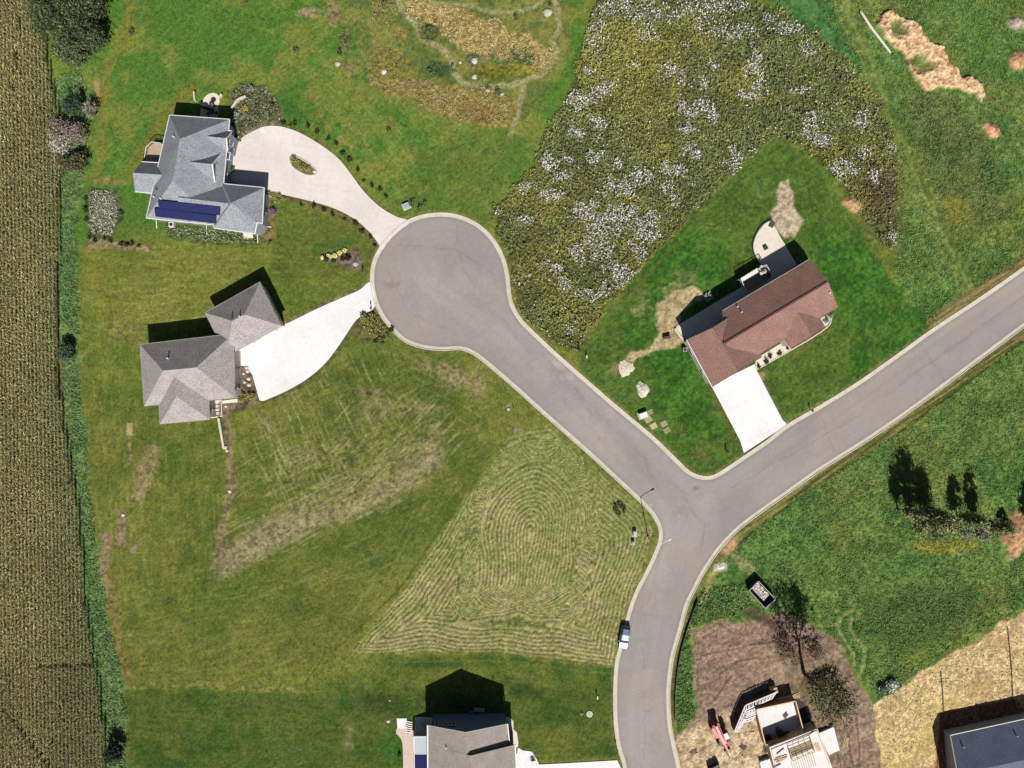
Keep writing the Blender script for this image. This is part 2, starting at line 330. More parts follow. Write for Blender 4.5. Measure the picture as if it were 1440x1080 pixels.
mix(nA((66, 88, 28)), 0.22 * grid * reg([(120, 600), (480, 600), (480, 1100), (180, 1100)], 30))
# hay field, mown in rings that follow its edges
dh = sdf(X, Y, HAY); w = sstep(-5, 7, sdf(X + (WX - X) * 0.6, Y + (WY - Y) * 0.6, HAY))
arc = np.hypot((X - 748 + 0.12 * (Y - 720)) * 1.25, np.minimum(0, Y - 745) * 0.9); aw = sstep(-10, 30, 112 - arc) * sstep(885, 820, Y); ph = dh * (1 - aw) - arc * 0.9 * aw + 20 * (fbm(X, Y, 75, 2, 88) - 0.5)
rid = 0.5 + 0.5 * np.sin(ph * 2 * np.pi / 5.6 + 2.4 * (fbm(X, Y, 9, 2, 89) - 0.5))
cr = 0.5 + 0.5 * np.sin((X * 0.55 + Y * 0.83) * 2 * np.pi / 7.5 + 5 * fbm(X, Y, 30, 2, 93))
tt = np.clip(rid * 0.7 + 0.14 * cr + 0.5 * (fine - 0.32), 0, 1)
hc = two((92, 98, 46), (186, 176, 122), tt); hc2 = two((84, 104, 42), (160, 160, 100), tt)
tt = np.clip(tt + 0.25 * (fbm(X, Y, 30, 3, 98) - 0.5), 0, 1); g = sstep(0.42, 0.62, 0.5 * mid + 0.5 * fbm(X, Y, 70, 3, 97) + 0.22 * sstep(760, 600, Y)); mix(hc * (1 - g[..., None]) + hc2 * g[..., None], w); setr(0.03, w)
hz = w * (rid - 0.5) * 0.09
mix(two((94, 122, 54), (130, 138, 74), rid), 0.5 * reg([(690, 640), (770, 600), (900, 720), (905, 790), (840, 700), (740, 650)], 18) )
# east fields
w = np.maximum(reg([(1100, -80), (1600, -80), (1600, 250), (1440, 372), (1306, 462), (1262, 400), (1262, 200), (1200, 90)], 8), reg([(1600, 300), (1600, 900), (1440, 860), (1300, 945), (1232, 990), (1180, 900), (1050, 870), (1010, 880), (960, 1040), (948, 1040), (965, 870), (1015, 775), (1075, 722), (1340, 540)], 6))
tt = sstep(0.3, 0.7, 0.5 * fine + 0.5 * mid); fc = two((62, 98, 38), (104, 138, 64), tt); fy_ = two((90, 106, 42), (128, 140, 68), tt)
g = sstep(0.48, 0.66, fbm(X, Y, 80, 4, 123)); mix(fc * (1 - g[..., None]) + fy_ * g[..., None], w); setr(0.13, w)
mix(two((44, 100, 46), (76, 130, 66), tt), 0.85 * reg([(1030, -60), (1170, -60), (1200, 60), (1220, 100), (1205, 120), (1160, 60), (1100, 20)], 12))
mix(two((74, 74, 44), (112, 110, 66), tt), 0.7 * reg([(1275, 130), (1340, 140), (1400, 210), (1430, 300), (1350, 330), (1290, 230)], 26)); mix(two((70, 60, 42), (104, 92, 62), tt), 0.85 * blob(1238, 300, 34, 44, 20, 0.8, 0.7))
mix(two((40, 78, 36), (64, 104, 54), tt), 0.7 * blob(1398, 250, 26, 30)); mix(nA((150, 140, 50)), 0.6 * blob(1345, 295, 18, 26, -20)); mix(nA((86, 132, 52)), 0.5 * blob(1380, 40, 90, 60, 0, 0.9, 0.6))
for ln, wd in (([(1165, -60), (1185, 20), (1215, 80), (1240, 150), (1270, 220), (1300, 290), (1330, 350), (1362, 415)], 22),):
    mix(two((84, 112, 42), (132, 142, 74), tt), 0.75 * stroke(ln, wd, 10, 0.7)); setr(0.05, stroke(ln, wd, 10))
for o in (-7, 6): mix(nA((138, 146, 84)), 0.45 * stroke([(1165 + o, -60), (1185 + o, 20), (1215 + o, 80), (1240 + o, 150), (1270 + o, 220), (1300 + o, 290), (1330 + o, 350), (1362 + o, 415)], 3, 3, 0.3))
mix(two((120, 120, 62), (160, 148, 96), fine), 0.6 * stroke([(1385, 135), (1410, 150), (1440, 160), (1500, 178)], 6, 5, 0.4))
mix(two((140, 120, 40), (176, 156, 62), fine), 0.75 * blob(1330, 768, 62, 12, 0, 0.6, 0.7)); mix(nA((126, 138, 44)), 0.5 * blob(1290, 922, 30, 14, -25)); mix(nA((40, 70, 28)), 0.55 * reg([(1200, 840), (1300, 820), (1420, 850), (1300, 915), (1220, 900)], 40))
for ln in ([(1200, 858), (1182, 868), (1178, 885), (1190, 905), (1202, 920), (1202, 935)], [(1210, 864), (1196, 872), (1194, 882), (1212, 905), (1218, 920), (1214, 940), (1206, 958)], [(1150, 880), (1178, 877)]):
    mix(two((120, 130, 74), (150, 152, 100), fine), 0.8 * stroke(ln, 4, 3, 0.3))
# verges of the road
ev = sdf(X, Y, ROAD)
vz = ((ev < 0) & (ev > -18)) * sstep(-17, -9, ev)
k2d = ldist(X, Y, [(p[0], p[1]) for p in K2s[::2]])
vr = (ev < 0) * (1 - sstep(11, 15, k2d)) * (Y < 790)
mix(two((78, 78, 36), (136, 130, 74), sstep(0.35, 0.65, fbm(X + Y * 1.45, Y * 0.1, 5, 3, 55))), vr * 0.9); setr(0.05, vr)
mix(nA((38, 46, 22)), 0.75 * (ev < 0) * (1 - sstep(1.0, 2.4, np.abs(k2d - 14 - 3 * (mid - 0.5)))) * (Y < 770) * sstep(0.35, 0.5, mid))
k1n = (ev < 0) * (ev > -22) * (X > 1290) * (Y < 480); mix(two((112, 100, 58), (146, 132, 84), sstep(0.35, 0.65, fbm(X + Y * 1.45, Y * 0.1, 5, 3, 56))), k1n * sstep(-20, -12, ev)); setr(0.05, k1n * 1.0)
mix(two((96, 104, 42), (128, 128, 66), fine), 0.6 * (ev < 0) * (ev > -9) * sstep(-9, -4, ev) * ((X > 700) & (X < 840) & (Y < 560) & (Y > 400)))
# meadow ground
w = reg(MEADOW, 16); tt = sstep(0.3, 0.7, 0.6 * fine + 0.4 * mid)
mc = two((60, 66, 34), (104, 108, 58), tt); mc2 = two((78, 80, 32), (122, 120, 54), tt)
g = sstep(0.5, 0.64, fbm(X, Y, 60, 4, 140)); mix(mc * (1 - g[..., None]) + mc2 * g[..., None], w); setr(0.26, w)
# lawn C
w = reg(LAWN_C, 4); mix(two((40, 88, 24), (70, 118, 34), sstep(0.3, 0.7, 0.5 * mid + 0.5 * fine)), w); setr(0.03, w)
mix(nA((88, 106, 44)), 0.5 * stroke([(815, 500), (850, 455), (930, 365), (1060, 222), (1095, 196), (1150, 235), (1240, 375)], 6, 6)); mix(nA((96, 104, 46)), 0.35 * w * sstep(0.55, 0.7, big + 0.2 * mid))
for poly, c, a in (([(925, 425), (948, 412), (975, 402), (988, 408), (990, 418), (968, 432), (952, 450), (948, 466), (962, 480), (940, 490), (905, 502), (880, 512), (868, 520), (880, 500), (915, 488), (925, 470), (918, 450)], (192, 170, 130), 0.95), ([(1098, 258), (1110, 254), (1118, 275), (1122, 300), (1128, 318), (1118, 332), (1100, 338), (1090, 322), (1086, 300), (1092, 275)], (202, 182, 154), 0.95)):
    mix(two(tuple(int(q * 0.86) for q in c), c, sstep(0.3, 0.6, fine)), a * reg(poly, 5)); 
mix(two((112, 118, 70), (158, 150, 106), fine), 0.65 * blob(950, 400, 34, 16, -35, 0.8, 0.9, 1) * sstep(0.42, 0.56, fbm(X, Y, 8, 3, 71))); mix(two((112, 118, 70), (158, 150, 106), fine), 0.6 * blob(905, 430, 26, 14, -50, 0.8, 0.9, 2) * sstep(0.42, 0.56, fbm(X, Y, 8, 3, 72)))
mix(nA((150, 146, 108)), 0.6 * blob(1072, 272, 14, 10, 0, 0.8, 0.9, 3) * sstep(0.42, 0.56, fbm(X, Y, 8, 3, 73))); mix(nA((124, 100, 74)), 0.5 * blob(985, 640, 14, 8, 0, 0.8, 0.9, 3)); mix(nA((120, 100, 60)), 0.5 * blob(960, 603, 12, 9, 0, 0.9, 0.9, 6) * sstep(0.4, 0.55, fine))
mix(nA((150, 140, 98)), 0.6 * blob(862, 520, 20, 8, -30, 0.8, 0.9, 7)); mix(nA((110, 104, 84)), 0.8 * stroke([(1063, 521), (1080, 552), (1100, 590), (1108, 596)], 5, 3, 0.1))
mix(nA((176, 158, 116)), 0.7 * blob(1072, 530, 7, 8, 0, 0.8, 0.7, 9)); mix(nA((104, 106, 50)), 0.6 * stroke([(1112, 500), (1165, 466)], 8, 6)); mix(nA((104, 100, 50)), 0.6 * stroke([(975, 492), (1000, 545), (1030, 612)], 7, 6))
# dirt
w = reg(DIRT_NE, 3) * (1 - 0.9 * blob(1262, 42, 16, 13, 40, 0.5, 0.6, 3)) * (1 - 0.8 * blob(1292, 88, 20, 12, 10, 0.6, 0.9, 4))
mix(two((196, 152, 112), (226, 194, 152), sstep(0.3, 0.6, fine)), w); setr(0.32, w); heap = 0.7 * w
mix(nA((70, 78, 40)), 0.7 * blob(1282, 88, 10, 5) )
for bx, by, rx, ry, an, c, hh in ((1429, 85, 15, 14, 0, (206, 158, 118), 1.2), (1394, 184, 9, 15, -40, (208, 160, 124), 1.0), (1430, 34, 16, 9, 0, (190, 170, 152), 0.8), (1425, 752, 17, 32, 10, (196, 152, 112), 1.6), (1198, 288, 16, 10, 20, (202, 164, 122), 0.7)):
    b_ = blob(bx, by, rx, ry, an, 0.25, 0.35, int(bx)); mix(two(tuple(int(q * 0.85) for q in c), c, sstep(0.3, 0.6, fine)), b_); heap = heap + hh * blob(bx, by, rx, ry, an, 0.9, 0.2, int(bx)); setr(0.15, b_)
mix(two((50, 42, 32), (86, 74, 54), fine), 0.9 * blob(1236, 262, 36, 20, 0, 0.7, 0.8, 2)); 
# construction plot
w = reg(SOIL, 6); mix(two((126, 106, 88), (158, 136, 114), sstep(0.3, 0.7, 0.5 * fine + 0.5 * fbm(X * 0.5 + Y * 0.9, Y * 0.2, 6, 3, 201))), w); setr(0.12, w)
w2 = reg([(945, 1040), (975, 1028), (1000, 1005), (1040, 1000), (1080, 990), (1095, 1060), (1090, 1200), (960, 1200), (955, 1070)], 14); mix(two((168, 142, 112), (212, 190, 154), sstep(0.3, 0.62, 0.5 * fine + 0.5 * mid)), w2)
mix(two((58, 46, 38), (92, 74, 58), fine), 0.85 * stroke([(1028, 858), (1060, 862), (1082, 878), (1098, 890)], 14, 8, 0.8))
for ln in ([(995, 874), (1030, 890), (1052, 908), (1090, 903)], [(988, 920), (1050, 910), (1090, 904)], [(1010, 950), (1040, 930), (1075, 925)], [(1000, 990), (1030, 950)], [(1180, 960), (1174, 1000), (1180, 1080)], [(1192, 975), (1190, 1020), (1200, 1080)], [(1205, 990), (1208, 1080)], [(1150, 985), (1190, 990)], [(1160, 1000), (1205, 1005)]):
    mix(nA((84, 66, 54)), 0.6 * stroke(ln, 2.4, 2, 0.4)); mix(nA((170, 146, 122)), 0.5 * stroke([(a + 3, b + 3) for a, b in ln], 2, 2, 0.4))
mix(two((84, 76, 48), (120, 104, 72), fine), 0.7 * blob(1150, 965, 40, 34, 0, 0.8, 0.6)); mix(nA((188, 168, 132)), 0.5 * stroke([(1094, 935), (1096, 965), (1105, 985)], 8, 8, 0.8))
w = reg([(985, 822), (1045, 822), (1060, 850), (1030, 870), (985, 874), (966, 900), (976, 1010), (960, 1030), (950, 1035), (948, 960), (962, 880)], 6); mix(two((44, 78, 30), (92, 122, 58), sstep(0.3, 0.7, fine)), w * 0.95); setr(0.15, w)
mix(two((176, 126, 92), (206, 168, 132), fine), 0.9 * blob(1026, 768, 12, 15, 30, 0.5, 0.6)); mix(two((168, 158, 132), (226, 220, 204), fine), 0.9 * blob(1013, 797, 11, 6, -20, 0.5, 0.6)); mix(two((120, 118, 74), (160, 148, 112), fine), 0.7 * stroke([(1038, 785), (1058, 805)], 14, 8)); mix(nA((176, 158, 104)), 0.7 * stroke([(1005, 805), (985, 845)], 7, 5, 0.6))
# straw mat
w = reg(STRAW, 3); st = sstep(0.3, 0.7, 0.6 * fine + 0.4 * grain); mix(two((190, 162, 110), (222, 196, 144), st), w); mix(nA((162, 134, 98)), 0.6 * w * sstep(0.58, 0.66, fbm(X, Y, 30, 4, 222))); mix(nA((202, 184, 104)), 0.4 * w * sstep(0.5, 0.66, fbm(X, Y, 60, 3, 232))); setr(0.07, w)
mix(nA((150, 88, 56)), 0.9 * reg([(1313, 1090), (1324, 1003), (1430, 984), (1440, 1000), (1334, 1040), (1336, 1140), (1313, 1140)], 3, False))
# corn floor, hedge strip
w = reg(CORN, 8); mix(two((54, 54, 30), (92, 90, 52), fine), w); setr(0.05, w)
w = reg(STRIP, 5); mix(two((70, 104, 50), (108, 136, 74), sstep(0.3, 0.7, 0.6 * fine + 0.4 * mid)), w); setr(0.16, w)
mix(two((112, 130, 76), (140, 150, 96), fine), 0.7 * blob(112, 126, 14, 14)); mix(nA((116, 96, 70)), 0.7 * stroke([(84, 480), (92, 600), (104, 680)], 5, 4))
mix(nA((78, 110, 64)), 0.6 * blob(100, 258, 14, 8))
# garden beds and mulch
for poly, c in (([(318, 130), (345, 118), (375, 122), (392, 142), (396, 170), (372, 176), (345, 186), (332, 205), (326, 212), (322, 190), (328, 160)], (104, 98, 66)), ([(230, 312), (300, 322), (365, 330), (372, 335), (360, 345), (300, 344), (228, 332)], (88, 104, 56)), ([(372, 268), (385, 276), (383, 330), (366, 342), (370, 300)], (128, 110, 78)),
                ([(336, 512), (348, 516), (356, 530), (364, 562), (350, 572), (312, 588), (312, 570), (332, 562)], (132, 112, 94)), ([(478, 352), (500, 350), (508, 366), (498, 378), (452, 366), (455, 358)], (122, 108, 92)), ([(500, 440), (524, 440), (552, 466), (545, 480), (528, 486), (500, 470), (490, 460)], (108, 102, 62)),
                ([(120, 268), (165, 265), (172, 300), (160, 338), (122, 338)], (88, 104, 58))):
    w = reg(poly, 4); mix(two(tuple(int(q * 0.7) for q in c), c, sstep(0.3, 0.65, fine)), w * 0.92); setr(0.06, w)
for ln, wd, c in (([(378, 272), (430, 286), (470, 298), (500, 314), (522, 335), (530, 346)], 9, (120, 108, 72)), ([(398, 180), (425, 190), (452, 206), (476, 226), (492, 246), (508, 268), (530, 290), (552, 304)], 8, (108, 108, 62)),
                  ([(395, 172), (360, 178), (335, 192)], 7, (128, 112, 88)), ([(126, 337), (210, 350)], 6, (160, 138, 108)), ([(398, 455), (440, 436), (505, 405), (518, 396)], 4, (128, 118, 86)), ([(369, 567), (402, 554), (433, 537), (458, 516), (475, 494), (490, 472), (503, 454)], 5, (104, 98, 66)), ([(318, 582), (320, 600), (324, 640)], 12, (136, 118, 92))):
    mix(two(tuple(int(q * 0.78) for q in c), c, sstep(0.3, 0.65, fine)), 0.85 * stroke(ln, wd, 4, 0.3))
mix(two((104, 100, 84), (150, 142, 122), fine), 0.9 * blob(148, 296, 16, 30, 0, 0.4, 0.5, 2)); mix(nA((172, 152, 116)), 0.95 * reg([(178, 595), (187, 595), (187, 612), (178, 612)], 2, False))
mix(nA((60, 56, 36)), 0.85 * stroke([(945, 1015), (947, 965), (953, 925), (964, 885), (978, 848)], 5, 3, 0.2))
# kerb-side wear
mix(two((112, 104, 62), (150, 140, 96), fine), 0.45 * (ev < 0) * sstep(-6, -1, ev))
def streak(ang, seed, w=3.0, L=0.12):
    a = math.radians(ang); u = X * math.cos(a) + Y * math.sin(a) + 14 * (mid - 0.5); v = -X * math.sin(a) + Y * math.cos(a) + 10 * (fbm(X, Y, 90, 2, seed) - 0.5)
    return fbm(u * L, v, w, 3, seed) - 0.5
stk = np.zeros(X.shape, np.float32)
for poly, ang, sd_ in (([(110, 340), (540, 340), (520, 400), (400, 400), (300, 440), (200, 480), (110, 480)], 2, 1001), ([(330, 560), (520, 480), (700, 560), (690, 640), (600, 700), (330, 790)], -27, 1002),
                       ([(600, 640), (740, 600), (640, 720), (480, 925), (420, 960), (520, 800)], -54, 1003), ([(120, 480), (330, 570), (330, 800), (170, 900), (125, 700)], 88, 1004), ([(150, 790), (420, 770), (560, 820), (440, 965), (180, 960)], -12, 1005),
                       ([(180, 965), (860, 930), (862, 1140), (180, 1140)], 3, 1006), ([(380, 480), (560, 480), (620, 600), (380, 700)], 64, 1007), ([(146, 0), (700, 0), (740, 290), (380, 290), (230, 140), (146, 260)], -38, 1008), ([(430, 100), (620, 190), (590, 300), (480, 200)], 52, 1009), (LAWN_C, -32, 1010), ([(1160, -60), (1190, -60), (1375, 410), (1350, 420)], 68, 1011)):
    stk += streak(ang, sd_) * sstep(-14, 14, sdf(WX, WY, poly))
col = col * (1 + 0.40 * np.clip(stk, -0.5, 0.5))[..., None]
tan_ = sstep(0.13, 0.24, stk)[..., None] * (Y < 965)[..., None] * (sdf(X, Y, LAWN_C) < 0)[..., None] * (sdf(X, Y, HAY) < 2)[..., None] * 0.16 * sstep(250, 420, Y)[..., None]
col = col * (1 - tan_) + nA((150, 142, 88)) * tan_
for poly, ang, sd_, k_ in (([(335, 570), (470, 500), (560, 520), (500, 660), (420, 720), (340, 700)], 64, 1101, 0.5), ([(480, 560), (640, 560), (650, 640), (540, 720), (440, 740)], -46, 1102, 0.5), ([(320, 640), (640, 600), (620, 690), (440, 770), (310, 800)], -27, 1103, 0.45), ([(200, 400), (380, 380), (320, 460), (160, 480)], -8, 1104, 0.35), ([(560, 480), (690, 540), (700, 600), (560, 600)], 30, 1105, 0.3), ([(440, 760), (660, 640), (560, 800), (300, 860)], -24, 1106, 0.2)):
    q_ = sstep(0.10, 0.2, streak(ang, sd_, 2.6, 0.03)) * sstep(-16, 16, sdf(WX, WY, poly)) * k_ * sstep(0.35, 0.55, fbm(X, Y, 12, 3, sd_)); col = col * (1 - q_[..., None]) + nA((168, 160, 112)) * q_[..., None]
# per-vertex grass grain
mowed = 1 - sstep(0.03, 0.08, rough)
grain2 = fbm(X * 1.0, Y * 1.0, 2.6, 2, 707)
lum = 1.04 - 0.10 * sstep(780, 980, Y) * (X < 880) + (grain - 0.5) * (0.50 + 0.2 * sstep(0.05, 0.2, rough)) + (grain2 - 0.5) * 0.75 + (fine - 0.5) * 0.45  # grain; darker grass towards the bottom, with lens vignetting put into the colour
green = sstep(1.15, 1.5, col[..., 1] / (col[..., 0] + 1e-4))[..., None]
gl = (col @ np.array([0.3, 0.6, 0.1], np.float32))[..., None]
col = col * (1 - 0.05 * green) + gl * 0.05 * green; col = col * (1 + green * np.array([0.08, 0.0, 0.0], np.float32))
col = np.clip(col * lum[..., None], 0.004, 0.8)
out_ = sstep(14, 62, np.maximum(np.maximum(-X, X - 1440), np.maximum(-Y, Y - 1080)) + 10 * (mid - 0.5))[..., None]
edge_ = np.maximum(np.maximum(-X, X - 1440), np.maximum(-Y, Y - 1080)) > 63
col = col * (1 - out_) + nA((92, 112, 46)) * (lum[..., None]) * out_; col[edge_] = nA((92, 112, 46))
# heights
Z = (fine - 0.5) * 2 * rough + (grain - 0.5) * rough * 0.8 + hz + heap + (mid - 0.5) * rough * 1.2
Z = Z + 0.02 + 0.5 * w * 0
inroad = sstep(-0.5, 2.5, ev)
Z = np.where(ev > -3, Z * sstep(3, 0, ev + 3) , Z)
Z = Z * (1 - inroad) - 0.30 * inroad
for poly in (DRV_NW, DRV_SW, DRV_C, DRV_D):
    d = sdf(X, Y, [(p[0], p[1]) for p in poly]); k = sstep(-3, 1.5, d); Z = Z * (1 - sstep(-5, 0, d)) - 0.15 * k
# outer ring so the sheet reaches the horizon
Z[0, :] = 0; Z[-1, :] = 0; Z[:, 0] = 0; Z[:, -1] = 0
vx = (X - 720) * S; vy = (540 - Y) * S
verts = np.stack([vx, vy, Z], -1).reshape(-1, 3).astype(np.float32)
idx = np.arange(NX * NY, dtype=np.int32).reshape(NY, NX)
quads = np.stack([idx[1:, :-1], idx[1:, 1:], idx[:-1, 1:], idx[:-1, :-1]], -1).reshape(-1, 4)
ring_v = []; far = 1500.0; x0, x1 = vx[0, 0], vx[0, -1]; y1, y0 = vy[0, 0], vy[-1, 0]
ev_ = np.array([(-far, -far, 0), (x0, -far, 0), (x1, -far, 0), (far, -far, 0), (-far, y0, 0), (far, y0, 0), (-far, y1, 0), (far, y1, 0), (-far, far, 0), (x0, far, 0), (x1, far, 0), (far, far, 0)], np.float32)
nb = NX * NY; cTL, cTR, cBL, cBR = int(idx[0, 0]), int(idx[0, -1]), int(idx[-1, 0]), int(idx[-1, -1])
rq = np.array([(nb + 0, nb + 1, cBL, nb + 4), (nb + 2, nb + 3, nb + 5, cBR), (nb + 6, cTL, nb + 9, nb + 8), (cTR, nb + 7, nb + 11, nb + 10)], np.int32)
verts = np.concatenate([verts, ev_]); quads = np.concatenate([quads, rq])
ngon = [[nb + 1, nb + 2] + [int(i) for i in idx[-1, ::-1]], [nb + 10, nb + 9] + [int(i) for i in idx[0, :]], [nb + 4] + [int(i) for i in idx[::-1, 0]] + [nb + 6], [nb + 5] + [nb + 7] + [int(i) for i in idx[:, -1]]]
me = bpy.data.meshes.new("ground"); me.vertices.add(len(verts)); me.vertices.foreach_set('co', verts.ravel())
loops = np.concatenate([quads.ravel(), np.array(sum(ngon, []), np.int32)])
starts = np.concatenate([np.arange(len(quads)) * 4, len(quads) * 4 + np.cumsum([0] + [len(n) for n in ngon[:-1]])]).astype(np.int32)
me.loops.add(len(loops)); me.loops.foreach_set('vertex_index', loops.astype(np.int32))
me.polygons.add(len(starts)); me.polygons.foreach_set('loop_start', starts)
me.update(calc_edges=True); me.validate()
ca = me.color_attributes.new('Col', 'FLOAT_COLOR', 'POINT')
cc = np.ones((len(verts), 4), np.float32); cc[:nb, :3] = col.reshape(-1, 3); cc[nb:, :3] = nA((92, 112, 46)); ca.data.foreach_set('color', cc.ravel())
me.materials.append(mat('ground_cover', (1, 1, 1), 0.95, 0.22, 3.2, 0.0, spec=0.1, attr=True, scale2=0.05, noise2=0.07))
ground = bpy.data.objects.new("ground", me); COL.objects.link(ground); tag(ground, kind='structure')

def grid_sheet(name, maskfn, colfn, zfn, bbox, step, m):
    xs = np.arange(bbox[0], bbox[2], step, dtype=np.float32); ys = np.arange(bbox[1], bbox[3], step, dtype=np.float32)
    XX, YY = np.meshgrid(xs, ys); mk = maskfn(XX, YY)
    ok = mk[1:, 1:] & mk[:-1, 1:] & mk[1:, :-1] & mk[:-1, :-1]
    ii = np.arange(XX.size).reshape(XX.shape)
    q = np.stack([ii[1:, :-1], ii[1:, 1:], ii[:-1, 1:], ii[:-1, :-1]], -1)[ok]
    used = np.unique(q); remap = np.full(XX.size, -1, np.int64); remap[used] = np.arange(len(used)); q = remap[q]
    vx_ = XX.ravel()[used]; vy_ = YY.ravel()[used]; z_ = zfn(vx_, vy_); c_ = colfn(vx_, vy_)
    v = np.stack([(vx_ - 720) * S, (540 - vy_) * S, z_], -1).astype(np.float32)
    return rawmesh(name, v, q, c_, m, smooth=True)
def rawmesh(name, v, q, c, m, parent=None, smooth=False):
    me = bpy.data.meshes.new(name); me.vertices.add(len(v)); me.vertices.foreach_set('co', np.ascontiguousarray(v, dtype=np.float32).ravel())
    q = np.ascontiguousarray(q, dtype=np.int32); me.loops.add(q.size); me.loops.foreach_set('vertex_index', q.ravel())
    me.polygons.add(len(q)); me.polygons.foreach_set('loop_start', (np.arange(len(q)) * q.shape[1]).astype(np.int32)); me.update(calc_edges=True)
    if smooth: me.polygons.foreach_set('use_smooth', np.ones(len(q), bool))
    if c is not None:
        ca = me.color_attributes.new('Col', 'FLOAT_COLOR', 'POINT'); cc = np.ones((len(v), 4), np.float32); cc[:, :3] = c; ca.data.foreach_set('color', cc.ravel())
    me.materials.append(m); ob = bpy.data.objects.new(name, me); link(ob, parent); return ob

# ------------------------------------------------------------------ road, kerb, drives
ROADp = ROAD
def road_col(x, y):
    n = fbm(x, y, 60, 4, 401); f = fbm(x, y, 5, 3, 402); g = np.random.default_rng(3).random(x.shape).astype(np.float32)
    base = nA((162, 156, 151)) * (0.88 + 0.24 * n[:, None]); r = np.hypot(x - 628, y - 400)
    sw = 0.5 + 0.5 * np.sin(r * 2 * np.pi / 9 + 3 * n); cul = sstep(115, 80, r)
    c = base * (1 + (0.025 * (sw - 0.5) * cul)[:, None]) * (1 + 0.10 * (f - 0.5) + 0.10 * (g - 0.5))[:, None]
    tn = sstep(0.5, 0.7, fbm(x, y, 90, 3, 411)) * 0.5 + 0.5 * sstep(70, 0, np.hypot(x - 1000, y - 790)) + 0.5 * sstep(60, 0, np.hypot(x - 590, y - 470))
    c = c * (1 - 0.35 * tn[:, None]) + nA((184, 166, 150)) * 0.35 * tn[:, None]
    dk = sstep(-6, 0, 10 - ldist(x, y, [(1440, 410), (1200, 570), (1080, 650)])) * 0.12 * fbm(x + y * 1.4, y * 0.1, 8, 2, 77)
    c = c * (1 - dk[:, None])
    for (sx, sy, rr, a) in ((550, 400, 12, -0.2), (785, 512, 12, 0.25), (800, 530, 14, 0.2), (978, 688, 6, -0.3), (960, 720, 16, -0.08), (700, 500, 30, -0.06), (891, 970, 3, 0.35), (915, 710, 3, 0.5), (955, 725, 3, 0.35), (840, 610, 4, 0.2)):
        bl = sstep(1, 0.3, np.hypot((x - sx) / rr, (y - sy) / (rr * 0.6)) + (f - 0.5) * 1.6); c = c * (1 + a * bl[:, None])
    e = sdf(x, y, ROADp); c = c * (1 - 0.14 * sstep(12, 5, e)[:, None] * (0.5 + n[:, None]))
    wx = x + 7 * (fbm(x, y, 16, 3, 431) - 0.5); wy = y + 7 * (fbm(x, y, 16, 3, 432) - 0.5)
    for ln in ([(545, 380), (575, 440), (640, 470)], [(640, 305), (650, 380), (700, 440), (745, 500)], [(560, 345), (640, 350), (705, 395)], [(790, 520), (830, 580), (845, 620)], [(905, 640), (930, 700)], [(960, 700), (990, 740), (985, 770)], [(880, 860), (930, 870)], [(900, 1000), (945, 995)], [(1150, 575), (1175, 640)], [(1290, 480), (1330, 535)], [(1020, 690), (1200, 590), (1440, 415)], [(735, 470), (850, 590), (955, 690)], [(930, 770), (905, 880), (905, 1080)]):
        c = c * (1 - 0.13 * (1 - sstep(0.5, 1.6, ldist(wx, wy, ln))) * sstep(0.35, 0.5, fbm(x, y, 12, 2, 433)))[:, None]
    for ln in ([(600, 400), (700, 470), (830, 600), (930, 720), (920, 850), (895, 1000), (905, 1140)], [(650, 380), (760, 475), (880, 590), (990, 700), (1130, 620), (1440, 400)]):
        c = c * (1 + 0.07 * (1 - sstep(3, 9, np.abs(ldist(x, y, ln) - 7))))[:, None]
    pt = sstep(0.52, 0.60, fbm(x, y, 40, 4, 441)); c = c * (1 + 0.06 * (pt - 0.5))[:, None]
    return np.clip(c, 0.01, 0.6)
grid_sheet('road', lambda x, y: sdf(x, y, ROADp) > 2.2, road_col, lambda x, y: np.full(x.shape, -0.03), (515, 190, 1700, 1240), 2.0, mat('asphalt', (1, 1, 1), 0.9, 0.10, 9, 0.0, spec=0.2, attr=True))['kind'] = 'structure'
M_CONC = mat('kerb_concrete', A(216, 208, 188), 0.85, 0.08, 2.0, 0.0, scale2=0.5, noise2=0.1)
def strip(line, side, prof):
    """line in plan px, profile list of (offset metres inward, z)"""
    pts = [G(p[0], p[1]) for p in line]; rings = []
    for i, p in enumerate(pts):
        d = (pts[min(i + 1, len(pts) - 1)] - pts[max(i - 1, 0)]); n = Vector((d.y, -d.x, 0)).normalized() * side
        rings.append([p + n * o + Vector((0, 0, z)) for o, z in prof])
    mb = MB(); k = len(prof); 
    for r in rings: mb.v += r
    for i in range(len(rings) - 1):
        for j in range(k - 1):
            a = i * k + j; f = (a, a + 1, a + k + 1, a + k) if side < 0 else (a + k, a + k + 1, a + 1, a)
            mb.f.append(f)
    return mb
prof = [(-0.02, -0.3), (0.0, 0.10), (0.17, 0.10), (0.20, 0.0), (0.82, -0.022), (0.84, -0.1)]
k1 = strip(K1s, 1, prof); k1b = strip(K2s, -1, prof); b0 = len(k1.v); k1.v += k1b.v; k1.f += [tuple(i + b0 for i in f) for f in k1b.f]
k1.build('kerb', M_CONC)['kind'] = 'structure'
